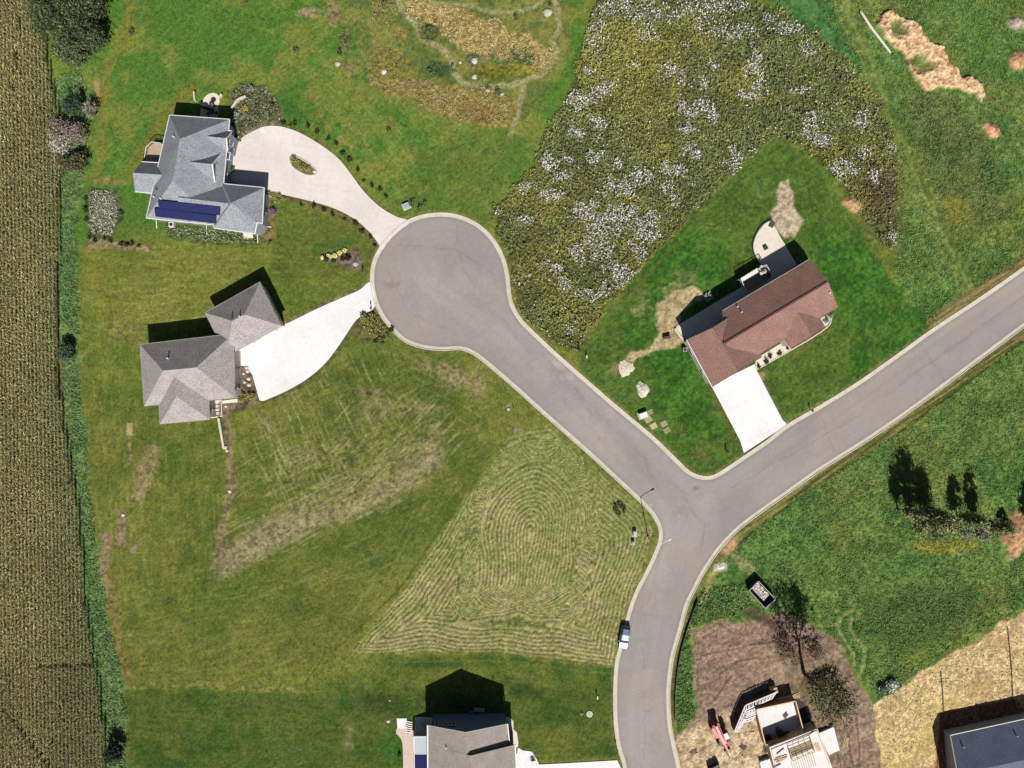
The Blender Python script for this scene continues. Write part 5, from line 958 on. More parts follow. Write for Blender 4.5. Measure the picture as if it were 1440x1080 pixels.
# loose things on the slab
def plank_pile(px, py, z, label, n, L, rz, m, sp=0.3, seed=1):
    o = G(px, py, z); rr = random.Random(seed); t = thing('lumber_pile', label, 'lumber', o)
    for k in range(n): R = Matrix.Rotation(rz, 3, 'Z'); MB().box(o + R @ Vector((rr.uniform(-0.2, 0.2), (k - n / 2) * sp, 0.06 + 0.03 * (k % 3))), (L * rr.uniform(0.8, 1), 0.14, 0.05), rz + rr.uniform(-0.15, 0.15)).build('board', m, t)
    return t
zf = 0.66
def atf(x, y): p = P(x, y, zf / U); return (720 + p.x / S, 540 - p.y / S)
def crate(px, py, z, s, rz, label, m, name='crate', cat='crate'):
    o = G(px, py, z); t = thing(name, label, cat, o); MB().box(o + Vector((0, 0, s[2] / 2)), s, rz).build('box', m, t); MB().box(o + Vector((0, 0, s[2] + 0.03)), (s[0] * 0.9, s[1] * 0.25, 0.06), rz).build('strap', M_DARK, t)
for (x, y, s_, rz, lb, m_) in ((1096, 1030, (1.3, 1.0, 0.8), 0.3, 'dark tool chest among the clutter on the walled timber floor', M_DARK), (1101, 1034, (0.9, 0.9, 0.5), 0.7, 'grey round-cornered crate in the clutter on the walled timber floor', M_GREY), (1093, 1024, (0.6, 0.5, 0.9), 0.1, 'upright dark red crate at the top of the clutter on the walled timber floor', mat('dark_red', A(110, 40, 60), 0.6)), (1106, 1030, (1.0, 0.5, 0.4), 0.4, 'low dark box at the right of the clutter on the walled timber floor', M_DARK), (1079, 1036, (1.2, 0.9, 0.6), 0.3, 'dark box by the left wall of the walled timber floor', M_DARK)):
    q = atf(x, y); crate(q[0], q[1], zf, s_, rz, lb, m_)
q = atf(1104, 1005); plank_pile(q[0], q[1], zf, 'few dark boards lying near the top wall of the walled timber floor', 3, 1.2, 0.9, M_BRONZE)
q = atf(1090, 1040); plank_pile(q[0], q[1], zf, 'pale sheets of board laid near the bottom of the walled timber floor', 5, 2.6, -1.1, M_LUM, 0.16)
# stack of roof trusses / wall frames
tr = thing('roof_trusses', 'white timber roof trusses stacked flat in a bent fan above the half-built house', 'trusses', G(1055, 995))
SP = [(1044.6, 986), (1087, 968), (1084, 975), (1070, 984), (1062, 994), (1054, 1007), (1040, 1016), (1031, 1023), (1028.5, 1022)]
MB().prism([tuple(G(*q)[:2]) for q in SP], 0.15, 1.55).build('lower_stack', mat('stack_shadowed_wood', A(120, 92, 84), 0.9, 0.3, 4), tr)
def ladder(a0, a1, b0, b1, z, n_):
    mb = MB(); a0, a1, b0, b1 = G(*a0, z), G(*a1, z), G(*b0, z), G(*b1, z); mb.beam(a0, a1, 0.2, 0.1); mb.beam(b0, b1, 0.2, 0.1)
    for k in range(n_ + 1): f_ = k / n_; mb.beam(a0.lerp(a1, f_), b0.lerp(b1, min(1, f_ + (0.5 / n_ if k % 2 else 0))), 0.13, 0.08)
    mb.build('truss', M_PLY, tr)
ladder((1044.5, 985.5), (1087, 967.5), (1045.5, 992), (1081, 976), 1.95, 16); ladder((1045.5, 995), (1067, 987), (1044.5, 998.5), (1064, 991.5), 1.85, 9)
ladder((1044, 1001), (1062, 994.5), (1042.5, 1004.5), (1060, 998), 1.75, 8); ladder((1042, 1007.5), (1058.5, 1001.5), (1040.5, 1011.5), (1055, 1006), 1.7, 7)
ladder((1043.5, 986.5), (1028.5, 1023), (1045.8, 990), (1032, 1021), 1.9, 12); ladder((1047, 996), (1035, 1019), (1044.5, 1003), (1039, 1016), 1.75, 8)
for (x, y) in ((1046, 990), (1070, 978), (1084, 972), (1034, 1012)): MB().box(G(x, y, 0.5), (0.3, 1.3, 1.1), 0.4).build('bearer', M_BRONZE, tr)
crate(1086, 968, 0, (1.3, 1.1, 1.2), 0.3, 'pale crate at the upper right tip of the truss stack', M_LUM)
plank_pile(1091, 985, 0.05, 'reddish boards beside the upper right end of the truss stack', 6, 2.4, 0.35, mat('red_lumber', A(206, 140, 126), 0.8, 0.15, 3), 0.3)
pp = thing('temporary_pole', 'thin pale prop pole leaning between the trusses and the timber walls', 'pole', G(1087, 985)); MB().tube([G(1086, 977, 0.3), G(1087.5, 991, 1.6)], 0.05, 6).build('shaft', M_GREY, pp)

# ------------------------------------------------------------------ vehicles and machines
def wheel(root, c, r, w, ax, m=M_DARK, rim=M_GREY):
    c = Vector(c); ax = Vector(ax).normalized(); t = MB().tube([c - ax * w / 2, c - ax * w * 0.4, c + ax * w * 0.4, c + ax * w / 2], [r * 0.9, r, r, r * 0.9], 16).build('wheel', m, root)
    MB().tube([c - ax * (w / 2 + 0.01), c + ax * (w / 2 + 0.01)], r * 0.55, 10).build('rim', rim, t)
def car(px, py, head, label):
    o = G(px, py); t = thing('parked_car', label, 'car', o); R = Matrix.Rotation(head, 3, 'Z')
    def v(x, y, z): return o + R @ Vector((x, y, z - 0.03))
    m = mat('silver_paint', A(160, 176, 204), 0.3, 0.02, 1, metal=0.6, spec=0.6)
    def ring(x, hw, z0, z1, ch=0.12): return [v(x, -hw, z0 + ch), v(x, -hw * 0.96, z0), v(x, hw * 0.96, z0), v(x, hw, z0 + ch), v(x, hw, z1 - ch), v(x, hw * 0.86, z1), v(x, -hw * 0.86, z1), v(x, -hw, z1 - ch)]
    mb = MB(); loft(mb, [ring(-2.3, 0.7, 0.45, 0.85), ring(-2.2, 0.86, 0.32, 1.0), ring(-1.6, 0.93, 0.28, 1.06), ring(0, 0.94, 0.28, 1.06), ring(1.0, 0.93, 0.28, 1.04), ring(1.8, 0.9, 0.3, 0.95), ring(2.2, 0.8, 0.35, 0.82), ring(2.32, 0.6, 0.45, 0.72)]); mb.build('body', m, t, smooth=False)
    g = MB(); loft(g, [[v(x, -hw, 1.02), v(x, hw, 1.02), v(x2, hw2, z), v(x2, -hw2, z)] for x, hw, x2, hw2, z in ((-2.1, 0.78, -1.75, 0.66, 1.55), (-0.5, 0.86, -0.5, 0.72, 1.66), (1.15, 0.8, 0.45, 0.68, 1.58))]); g.build('cabin_glass', M_GLASS, t)
    rf = MB(); rf.poly([v(-1.78, -0.66, 1.57), v(-1.78, 0.66, 1.57), v(-0.6, 0.72, 1.69), v(0.4, 0.68, 1.62), v(0.4, -0.68, 1.62), v(-0.6, -0.72, 1.69)] + [v(-1.78, -0.66, 1.53), v(-1.78, 0.66, 1.53), v(-0.6, 0.72, 1.64), v(0.4, 0.68, 1.57), v(0.4, -0.68, 1.57), v(-0.6, -0.72, 1.64)], [(0, 5, 2, 1), (5, 4, 3, 2), (6, 7, 8, 11), (11, 8, 9, 10), (0, 1, 7, 6), (1, 2, 8, 7), (2, 3, 9, 8), (3, 4, 10, 9), (4, 5, 11, 10), (5, 0, 6, 11)]); rf.build('roof', m, t)
    for y in (-0.6, 0.6): MB().beam(v(-1.5, y, 1.74), v(0.2, y, 1.72), 0.05, 0.05).build('roof_rail', M_DARK, t)
    for x in (-1.45, 1.45):
        for y in (-0.86, 0.86): wheel(t, v(x, y, 0.36), 0.36, 0.24, R @ Vector((0, 1, 0)))
    for y in (-1.03, 1.03): MB().box(v(0.85, y, 1.08), (0.18, 0.22, 0.15), head).build('mirror', m, t)
    for y in (-0.62, 0.62): MB().box(v(2.17, y, 0.74), (0.22, 0.34, 0.14), head).build('headlight', M_WHITE, t); MB().box(v(-2.25, y, 0.84), (0.08, 0.26, 0.24), head).build('tail_light', mat('red_lamp', A(170, 20, 20), 0.3), t)
    for x, z in ((2.35, 0.45), (-2.33, 0.5)): MB().box(v(x, 0, z), (0.10, 1.5, 0.22), head).build('bumper', M_DARK if x < 0 else M_GREY, t)
car(877.5, 894, math.radians(-99), 'silver hatchback parked at the kerb beside the mown hay triangle')

def telehandler(px, py, head):
    o = G(px, py); t = thing('telehandler', 'red lift machine with long boom on the tan dirt left of the half-built house', 'telehandler', o); R = Matrix.Rotation(head, 3, 'Z')
    def v(x, y, z): return o + R @ Vector((x, y, z))
    red = mat('machine_red', A(236, 110, 104), 0.45, 0.08, 3, spec=0.4); redd = mat('machine_dark_red', A(180, 40, 44), 0.5, 0.1, 3)
    MB().box(v(0, 0, 0.85), (4.6, 1.0, 0.5), head).build('chassis', red, t)
    MB().box(v(-1.0, -0.85, 1.25), (2.2, 0.7, 0.8), head).build('engine_cover', red, t)
    cb = thing('cab_', '', '', o) if False else None
    cabm = MB(); loft(cabm, [[v(-0.6, 0.45, 0.9), v(0.9, 0.45, 0.9), v(0.9, 1.25, 0.9), v(-0.6, 1.25, 0.9)], [v(-0.6, 0.45, 1.6), v(1.0, 0.45, 1.6), v(1.0, 1.25, 1.6), v(-0.6, 1.25, 1.6)], [v(-0.5, 0.5, 2.5), v(0.6, 0.5, 2.5), v(0.6, 1.2, 2.5), v(-0.5, 1.2, 2.5)]]); c_ = cabm.build('cab', redd, t)
    MB().box(v(0.05, 0.85, 2.54), (1.2, 0.8, 0.08), head).build('cab_roof', M_WHITE, c_)
    MB().beam(v(-2.6, -0.15, 2.3), v(1.6, -0.15, 1.75), 0.5, 0.5).build('boom', mat('machine_pale_red', A(246, 160, 150), 0.45, 0.08, 3), t); MB().beam(v(1.5, -0.15, 1.75), v(3.2, -0.15, 1.35), 0.34, 0.34).build('boom_extension', red, t)
    MB().box(v(-2.5, -0.1, 1.7), (0.7, 1.5, 1.0), head).build('counterweight', redd, t)
    MB().box(v(3.25, -0.15, 1.0), (0.12, 1.3, 0.8), head).build('fork_carriage', M_DARK, t)
    for y in (-0.55, 0.25): MB().beam(v(3.3, y, 0.55), v(4.6, y, 0.55), 0.14, 0.07).build('fork', M_DARK, t)
    for x in (-1.6, 1.6):
        for y in (-1.1, 1.1): wheel(t, v(x, y, 0.62), 0.62, 0.45, R @ Vector((0, 1, 0)), M_DARK, redd)
    MB().beam(v(1.0, -0.15, 0.9), v(2.0, -0.15, 1.5), 0.14, 0.14).build('hydraulic_ram', M_GREY, t)
telehandler(1011, 1029, math.radians(-64))
plank_pile(1023, 1045, 0.05, 'scattered reddish boards lying under the forks of the red lift machine', 7, 2.2, -0.6, mat('red_lumber', (0, 0, 0)), 0.3)
tag(MB().tube([G(1019, 1052, 0.1), G(1026, 1066, 0.1)], 0.08, 6).build('steel_pipe', M_BRONZE), 'single dark pipe lying below the red lift machine', 'pipe')
crate(1003, 1078, 0, (2.2, 1.2, 1.3), 0.5, 'dark equipment box cut by the bottom edge on the dirt plot', M_DARK, 'equipment_box', 'equipment')

_dl = [P(1098, 1066, 2.6), P(1088, 1088, 2.6), P(1150, 1050, 2.6)]
for i, (x, y, L, rz, m_, lb) in enumerate(((1012, 1010, 1.8, 1.2, M_LUM, 'pale boards dropped between the red lift machine and the truss stack'), (1052, 1030, 2.4, 0.3, M_LUM, 'pale boards on the tan dirt left of the walled timber floor'), (1045, 1050, 1.6, -0.6, M_BRONZE, 'dark boards on the tan dirt below the truss stack'), (1038, 1066, 2.0, 0.9, M_LUM, 'pale boards near the bottom edge left of the half-built house'), (975, 1056, 1.5, 0.2, M_BRONZE, 'few dark boards on the tan dirt close to the kerb'), (1188, 1044, 2.2, 1.3, M_LUM, 'pale boards on the rutted soil right of the white garage slab'), (1118, 978, 1.5, 0.4, M_LUM, 'pale boards on the soil above the walled timber floor'))):
    plank_pile(x, y, 0.06, lb, 4, L, rz, m_, 0.25, 100 + i)
for i, (q_, L, rz, lb) in enumerate(((_dl[0], 2.6, 0.35, 'yellow boards lying on the left of the white upper deck'), (_dl[1], 2.2, 1.3, 'yellow boards near the bottom edge on the white upper deck'), (_dl[2], 1.8, -1.1, 'yellow boards on the right of the white upper deck'))):
    plank_pile(720 + q_.x / S, 540 - q_.y / S, q_.z + 0.01, lb, 5, L, rz, M_LUM, 0.2, 120 + i)
def dumpster():
    q = [P(1053.7, 830.8, 1.25), P(1076, 855.5, 1.25), P(1090.7, 842.9, 1.25), P(1066.5, 817.2, 1.25)]; o = sum(q, Vector()) / 4; o.z = 0
    t = thing('dumpster', 'open grey skip holding pale rubble beside the weedy lot', 'dumpster', o); m = mat('skip_paint', A(120, 118, 122), 0.6, 0.15, 3); zt = 1.25 * U
    MB().prism([(p.x, p.y) for p in q], 0.1, 0.2).build('floor', M_DARK, t)
    for i in range(4):
        a, b = q[i], q[(i + 1) % 4]; MB().beam(Vector((a.x, a.y, zt / 2 + 0.05)), Vector((b.x, b.y, zt / 2 + 0.05)), 0.06, zt - 0.1).build('side', mat('skip_inside', A(74, 64, 70), 0.8, 0.2, 3), t)
        MB().beam(Vector((a.x, a.y, zt)), Vector((b.x, b.y, zt)), 0.14, 0.1).build('rim', M_GREY, t); rb = MB()
        for k in range(1, 6): p = a.lerp(b, k / 6); d = (b - a).normalized(); nr = Vector((d.y, -d.x, 0)); nr = nr if nr.dot(o - p) < 0 else -nr; rb.beam(Vector((p.x, p.y, 0.15)) + nr * 0.06, Vector((p.x, p.y, zt - 0.08)) + nr * 0.06, 0.09, 0.09)
        rb.build('rib', m, t)
    for i in range(4): MB().box(Vector((q[i].x, q[i].y, 0.07)).lerp(Vector((o.x, o.y, 0.07)), 0.12), (0.15, 0.3, 0.14), 0.8).build('skid', M_DARK, t)
    c = [q[3].lerp(q[0], 0.08), q[3].lerp(q[0], 0.72), None, None]; e = (q[2] - q[3]); c[2] = c[1] + e * 0.74; c[3] = c[0] + e * 0.74
    rr = random.Random(4); r2 = np.random.default_rng(8); n = 500; uu = r2.random(n); ww = r2.random(n); pos = np.array([list(c[0] + (c[1] - c[0]) * float(a_) + (c[3] - c[0]) * float(b_)) for a_, b_ in zip(uu, ww)]); pos[:, 2] = 0.95 + 0.25 * r2.random(n)
    MB().prism([(p.x, p.y) for p in c], 0.2, 1.0).build('rubble', mat('rubble', A(214, 198, 190), 0.9, 0.25, 5), t).name = 'rubble'
    b_ = leaves('rubble_scraps', pos - np.array(list(o)), 0.16 * (0.5 + r2.random(n)), np.array([A(226, 208, 200), A(180, 166, 160), A(240, 232, 226)], np.float32)[r2.integers(0, 3, n)], r2, 0.6, 1.2, t); b_['kind'] = 'stuff'
dumpster()

def street_lamp():
    o = G(911, 755); t = thing('street_lamp', 'tall street lamp with a single arm over the junction', 'street lamp', o); h = 6.6 * U
    MB().tube([o, o + Vector((0, 0, h * 0.5)), o + Vector((0, 0, h))], [0.11, 0.085, 0.06], 10).build('pole', M_GREY, t); MB().tube([o - Vector((0, 0, 0.1)), o + Vector((0, 0, 0.35))], 0.22, 10).build('base', M_GREY, t)
    e = o + Vector((15.5 * S, 8.5 * S, h + 0.15)); MB().tube([o + Vector((0, 0, h - 0.1)), o.lerp(e, 0.4) + Vector((0, 0, 0)) * 0 + Vector((0, 0, (h) * 0.6 + 0.1)), e], 0.05, 8).build('arm', M_WHITE, t)
    d = Vector((15.5, 8.5, 0)).normalized(); hd_ = MB(); loft(hd_, [[e + d * x + Vector((-d.y, d.x, 0)) * (w * s_) + Vector((0, 0, z)) for s_, z in ((-1, 0), (1, 0), (0.6, 0.12), (-0.6, 0.12))] for x, w in ((-0.15, 0.08), (0.05, 0.17), (0.5, 0.17), (0.65, 0.08))]); hd_.build('lamp_head', M_WHITE, t)
street_lamp()
def pedestal(px, py, s, label, m, name='utility_box', rz=0.0, cat='utility box'):
    o = G(px, py); t = thing(name, label, cat, o)
    mb = MB(); loft(mb, [[o + Matrix.Rotation(rz, 3, 'Z') @ Vector((x * s[0] / 2 * k, y * s[1] / 2 * k, z)) for x, y in ((-1, -1), (1, -1), (1, 1), (-1, 1))] for k, z in ((1, 0.05), (1, s[2] * 0.9), (0.88, s[2]))]); mb.build('cabinet', m, t)
    MB().box(o + Vector((0, 0, 0.02)), (s[0] + 0.3, s[1] + 0.3, 0.12), rz).build('pad', M_STONE, t); return t
M_PGREEN = mat('pale_green_paint', A(190, 210, 190), 0.6, 0.05, 2)
pedestal(892.2, 750, (0.75, 1.15, 0.95), 'pale green utility cabinet on the grass left of the street lamp, upper of two', M_PGREEN); pedestal(890, 763, (0.6, 0.7, 0.9), 'pale grey utility cabinet on the grass left of the street lamp, lower of two', M_GREY)
pedestal(571.5, 290, (1.3, 1.1, 0.7), 'grey-blue utility box tilted on the grass above the cul-de-sac', mat('blue_grey_paint', A(168, 180, 194), 0.6, 0.08, 2), rz=0.4)
pb = pedestal(904, 583.5, (1.7, 1.1, 1.0), 'white slatted box with a dark shadow beside the road opposite the hay triangle', M_WHITE, rz=0.35)
def post(px, py, label, h=1.1, box=True, m=None, name='mailbox', cat='mailbox'):
    o = G(px, py); t = thing(name, label, cat, o); MB().beam(o - Vector((0, 0, 0.05)), o + Vector((0, 0, h)), 0.1, 0.1).build('post', M_DARK, t)
    if box:
        mb = MB(); c = o + Vector((0, 0, h + 0.02)); loft(mb, [[c + Vector((0.14 * math.cos(a), y, max(0.0, 0.14 + 0.14 * math.sin(a)) if a < 3.3 else 0)) for a in (0, 0.8, 1.57, 2.3, 3.14, 4.0, 5.4)] for y in (-0.3, 0.3)]); mb.build('box', m or M_DARK, t)
    return t
post(814, 492, 'dark mailbox at the road edge near the bottom tip of the flower meadow', 1.2); post(824.5, 502, 'small white-topped marker post just right of the mailbox by the meadow tip', 0.8, True, M_WHITE, 'marker_post', 'marker post')
post(1021.5, 634, 'dark mailbox on the lawn left of the brown house driveway', 1.1); post(1139, 577, 'mailbox at the kerb right of the brown house driveway', 1.2); post(867, 1051, 'dark mailbox at the left kerb near the bottom edge', 1.3)
post(839.5, 978, 'small pale marker post on the lawn left of the lower road', 0.9, True, M_WHITE, 'marker_post', 'marker post'); post(511, 381, 'dark short post on the lawn right of the flower bed', 0.8, True, None, 'marker_post', 'marker post'); post(730, 400.5, 'white-topped marker post at the meadow edge right of the cul-de-sac', 0.9, True, M_WHITE, 'marker_post', 'marker post')
post(788, 634, 'thin dark stake at the upper edge of the hay triangle', 0.9, False, None, 'stake', 'stake'); post(722, 574, 'dark stake on the grass left of the road above the hay triangle', 1.1, False, None, 'stake', 'stake'); post(523, 434, 'mailbox on the strip between the white driveway and the cul-de-sac', 1.2, True, M_BRONZE)
mh = thing('manhole_cover', 'round pale manhole cover in the lawn left of the lower road', 'manhole', G(829, 1004)); MB().tube([G(829, 1004, -0.1), G(829, 1004, 0.14)], 0.62, 20).build('collar', mat('pale_ring', A(220, 220, 196), 0.8, 0.1, 3), mh); MB().tube([G(829, 1004, 0.14), G(829, 1004, 0.16)], 0.42, 18).build('lid', mat('lid_iron', A(190, 190, 166), 0.8, 0.15, 4), mh)
rock(818, 1003.5, 0.42, 'olive-grey stone left of the round manhole cover', mat('olive_rock', A(130, 132, 96), 0.9, 0.2, 3), 40); rock(546, 1014, 0.4, 'lone pale rock on the lawn left of the bright square slab', M_ROCK, 41); rock(323, 691, 0.42, 'lone pale green-white rock in the lawn below the garden wall', M_ROCK, 42); rock(173, 724, 0.36, 'small white rock on the bare patch near the corn', M_ROCK, 43); rock(548, 985, 0.2, 'tiny white rock in the dark grass left of the house shadow', M_ROCK, 44)
# slabs on the lawn
for i, (x, y, w_, h_, rz, c, lb) in enumerate(((913.5, 580, 1.3, 1.0, 0.5, (150, 146, 112), 'mossy slab behind the white slatted box'), (911.5, 590, 1.4, 1.1, 0.5, (176, 168, 134), 'grey-tan slab just below the white slatted box'), (919, 599, 1.35, 1.15, 0.5, (196, 178, 146), 'tan slab lowest left of the group on the lawn corner'), (933.5, 596, 1.3, 1.1, 0.5, (168, 162, 120), 'olive-tan slab upper right of the group on the lawn corner'), (937.5, 605, 1.3, 1.1, 0.6, (152, 150, 110), 'mossy slab lower right of the group on the lawn corner'))):
    tag(MB().box(G(x, y, 0.06), (w_, h_, 0.14), rz).build('stone_slab', mat('slab_%d' % i, A(*c), 0.9, 0.2, 4)), lb, 'stone slab')
def heap_(px, py, rx, ry, h, label, m, seed, ang=0, name='gravel_pile', cat='gravel pile'):
    rr = np.random.default_rng(seed); mb = MB(); K = 22; rings = []; o = G(px, py)
    for j in range(8):
        f_ = j / 7; rad = 1 - f_; ring = []
        for k in range(K):
            a = 2 * math.pi * k / K; wv = 1 + 0.12 * math.sin(3 * a + seed) + 0.08 * math.sin(7 * a + 2 * seed) + rr.normal(0, 0.03); u_, v_ = math.cos(a) * rx * rad * wv, math.sin(a) * ry * rad * wv
            c_, s_ = math.cos(math.radians(ang)), math.sin(math.radians(ang)); ring.append(o + Vector((u_ * c_ - v_ * s_, u_ * s_ + v_ * c_, -0.08 + h * (1 - rad ** 1.6) + rr.normal(0, 0.03))))
        rings.append(ring)
    loft(mb, rings); return tag(mb.build(name, m, smooth=False), label, cat)
M_GRAV = mat('pale_gravel_heap', A(226, 212, 190), 0.95, 0.3, 4, 0.4)
heap_(880, 518, 1.9, 2.0, 0.35, 'flat round heap of pale gravel at the road side left of the brown house', M_GRAV, 1); heap_(903.5, 548, 1.4, 1.8, 0.5, 'smaller lumpy heap of pale gravel nearer the slabs', mat('lumpy_gravel', A(222, 212, 196), 0.95, 0.4, 2.5, 0.5), 2, 20)
heap_(1013, 797, 1.1, 0.7, 0.3, 'small white rubble heap by the kerb above the weed strip', mat('white_rubble', A(236, 230, 220), 0.95, 0.3, 4, 0.4), 3, 15)
# big pipe, silt fence
lp = thing('pole', 'long pale pole lying on the grass beside the dirt heap', 'pole', G(1230, 46)); MB().tube([G(1209, 17, 0.35), G(1222, 38, 0.4), G(1251, 75.5, 0.35)], [0.22, 0.26, 0.22], 10).build('shaft', mat('pale_pipe', A(232, 226, 206), 0.7, 0.1, 2), lp)
MB().tube([G(1209.8, 18.3, 0.35), G(1210.6, 19.6, 0.35)], 0.3, 10).build('collar', M_GREY, lp)
sf = thing('silt_fence', 'low black silt fence following the right kerb beside the bare plot', 'fence', G(955, 925)); ln_ = [G(q[0], q[1]) for q in spline([(980.5, 843), (970, 870), (961, 898), (954.5, 925), (950.5, 955), (948.5, 985), (949, 1012)], 6)]
mb = MB()
for a, b in zip(ln_[:-1], ln_[1:]): mb.beam(a + Vector((0, 0, 0.3)), b + Vector((0, 0, 0.3)), 0.04, 0.65)
mb.build('fabric', M_DARK, sf)
for q in ln_[::3]: MB().beam(q + Vector((0.05, 0, -0.1)), q + Vector((0.05, 0, 0.8)), 0.05, 0.05).build('stake', M_WOOD, sf)

# ------------------------------------------------------------------ trees and shrubs
M_BARK = mat('bark', (0.07, 0.055, 0.045), 0.95, 0.25, 5)
def crown_leaves(parent, o, lobes, n, size, cols, seed, name='crown', shell=0.55, tilt=1.6, stretch=1.2, kf=2.5):
    r = np.random.default_rng(seed); W_ = np.array([l[3] * l[4] * l[5] for l in lobes]); W_ = W_ / W_.sum(); k = r.choice(len(lobes), n, p=W_)
    d = r.normal(size=(n, 3)); d /= np.linalg.norm(d, axis=1, keepdims=True); rad = (shell + (1 - shell) * r.random(n)) * (1 + 0.14 * r.normal(size=n)); Lb = np.array(lobes)[k]
    pos = Lb[:, :3] + d * Lb[:, 3:6] * rad[:, None]
    cl = fbm(pos[:, 0] * 10 + 300, pos[:, 1] * 10 + 300 + pos[:, 2] * 7, 9, 3, seed)          # leaf clumps and gaps
    keep = (cl > 0.36) & (pos[:, 2] > 0.05); pos = pos[keep]; cl = cl[keep]
    arr = np.array([A(*c) for c in cols], np.float32); c = arr[r.integers(0, len(arr), len(pos))] * (0.65 + 0.9 * (cl[:, None] - 0.36)) * (0.8 + 0.4 * r.random((len(pos), 1)))
    return leaves(name, pos, size * (0.6 + 0.8 * r.random(len(pos))), c, r, tilt, stretch, parent, kf=kf)
def branches(mb, p, d, L, r0, depth, rr, tips, spread=0.5, gravity=0.0):
    q = p + d * L * 0.5 + Vector((rr.uniform(-1, 1), rr.uniform(-1, 1), 0)) * L * 0.06; e = p + d * L
    mb.tube([p, q, e], [r0, r0 * 0.82, r0 * 0.62], 6 if depth > 1 else 4, cap=False)
    if depth == 0: tips.append(e); return
    tips.append(e)
    for k in range(rr.choice((2, 3, 3))):
        a = rr.uniform(0, 6.28); ax = d.orthogonal().normalized(); ax = Matrix.Rotation(a, 3, d) @ ax
        nd = (d + ax * rr.uniform(0.35, 1.0) * spread * 1.6 + Vector((0, 0, 0.18))).normalized()
        branches(mb, e if k else q, nd, L * rr.uniform(0.62, 0.82), r0 * 0.6, depth - 1, rr, tips, spread)
def tree(px, py, h, lobes, n, size, cols, label, seed, name='tree', group=None, trunk_r=0.2, depth=3, trunk_h=0.3, spread=0.5, shell=0.4, cat='tree', tipn=0):
    o = G(px, py); t = thing(name, label, cat, o, group); rr = random.Random(seed); mb = MB(); tips = []
    mb.tube([o - Vector((0, 0, 0.2)), o + Vector((0, 0, h * trunk_h))], [trunk_r * 1.3, trunk_r], 8, cap=False)
    branches(mb, o + Vector((0, 0, h * trunk_h * 0.95)), Vector((rr.uniform(-0.1, 0.1), rr.uniform(-0.1, 0.1), 1)).normalized(), h * 0.24, trunk_r, depth, rr, tips, spread)
    mb.build('trunk', M_BARK, t)
    lb = [tuple(l) for l in lobes]
    if tipn:
        for tp in tips: lb.append((tp.x - o.x, tp.y - o.y, tp.z, tipn, tipn, tipn * 0.8))
    if n: crown_leaves(t, o, lb, n, size, cols, seed, shell=shell)
    return t
DG = ((52, 64, 36), (66, 78, 44), (84, 92, 56), (44, 52, 32)); 
tree(112, 48, 9.5, [(-1.5, 0.8, 5.8, 5.4, 4.8, 3.6), (2.2, -2.4, 4.8, 4.2, 3.6, 3.2), (3.6, 3.4, 6.0, 4.6, 4.4, 3.8), (-3.6, 4.2, 5.0, 3.8, 3.8, 3), (1, 8.5, 5.5, 6, 4, 3.6)], 24000, 0.22, DG, 'largest dark green tree at the top between the corn and the lawn', 1, 'broadleaf_tree', trunk_r=0.3, depth=4)
tree(142, 2, 9.5, [(0, 0, 5.6, 3.6, 4.6, 3.4)], 6500, 0.22, DG, 'dark tree at the top edge on the lawn side of the largest tree', 12, 'broadleaf_tree', trunk_r=0.24, depth=3)
tree(118, 88, 6.0, [(0, 0, 3.6, 3.2, 2.4, 2.2), (-2.4, 0.8, 3.0, 2.4, 1.9, 1.9)], 5000, 0.2, ((74, 84, 52), (92, 98, 64), (60, 70, 42)), 'grey-green lower tree joined to the foot of the largest tree by the corn', 2, 'broadleaf_tree', trunk_r=0.16)
tree(146, 66, 8.5, [(0, 0, 4.2, 2.4, 2.6, 3.2), (-1.5, 0.8, 6.0, 2.2, 2.2, 2.2)], 4500, 0.2, DG, 'dark tree on the lawn side of the largest tree, above the bare earth', 3, 'broadleaf_tree', trunk_r=0.12)
tree(112, 152, 4.6, [(0, 0, 2.4, 1.9, 2.0, 1.6)], 2600, 0.2, ((44, 66, 50), (56, 80, 58), (34, 50, 40)), 'dark blue-green round shrub above the bare purple-grey tree', 4, 'evergreen_shrub', trunk_r=0.12, cat='shrub')
GB = ((122, 112, 102), (104, 94, 86), (136, 128, 114), (90, 80, 70))
tree(110, 190, 5.2, [(-2.4, 0.0, 2.4, 2.3, 2.6, 1.9), (0.8, -0.6, 2.6, 2.6, 2.4, 2.0)], 3600, 0.17, GB, 'bare purple-grey tree between the corn and the bright lawn', 5, 'dying_tree', trunk_r=0.16, depth=4, spread=0.8, trunk_h=0.15)
tree(92, 208, 3.4, [(0, 0, 1.9, 1.9, 1.9, 1.3)], 1800, 0.16, ((158, 158, 142), (138, 138, 122), (120, 118, 104)), 'silvery feathery shrub on the corn side of the purple-grey tree', 6, 'silver_shrub', cat='shrub', trunk_r=0.08)
tree(136, 160, 4.2, [(0, 0, 2.2, 1.3, 1.8, 1.3)], 900, 0.16, GB, 'thin bare shrub on the lawn side above the purple-grey tree', 7, 'dying_tree', depth=4, trunk_r=0.1, spread=0.8, trunk_h=0.12, cat='shrub')
tree(112, 232, 3.8, [(0, 0, 2.0, 2.8, 1.9, 1.5)], 3200, 0.2, ((82, 78, 52), (66, 70, 42), (98, 92, 64), (60, 58, 40)), 'dark olive bush below the purple-grey tree beside the corn', 8, 'broadleaf_shrub', cat='shrub', trunk_r=0.1)
tree(100, 494, 3.2, [(0, 0, 1.6, 1.5, 2.0, 1.2)], 1600, 0.2, ((42, 60, 40), (60, 78, 50)), 'small dark shrub at the corn edge level with the white driveway', 9, 'broadleaf_shrub', cat='shrub', trunk_r=0.08)
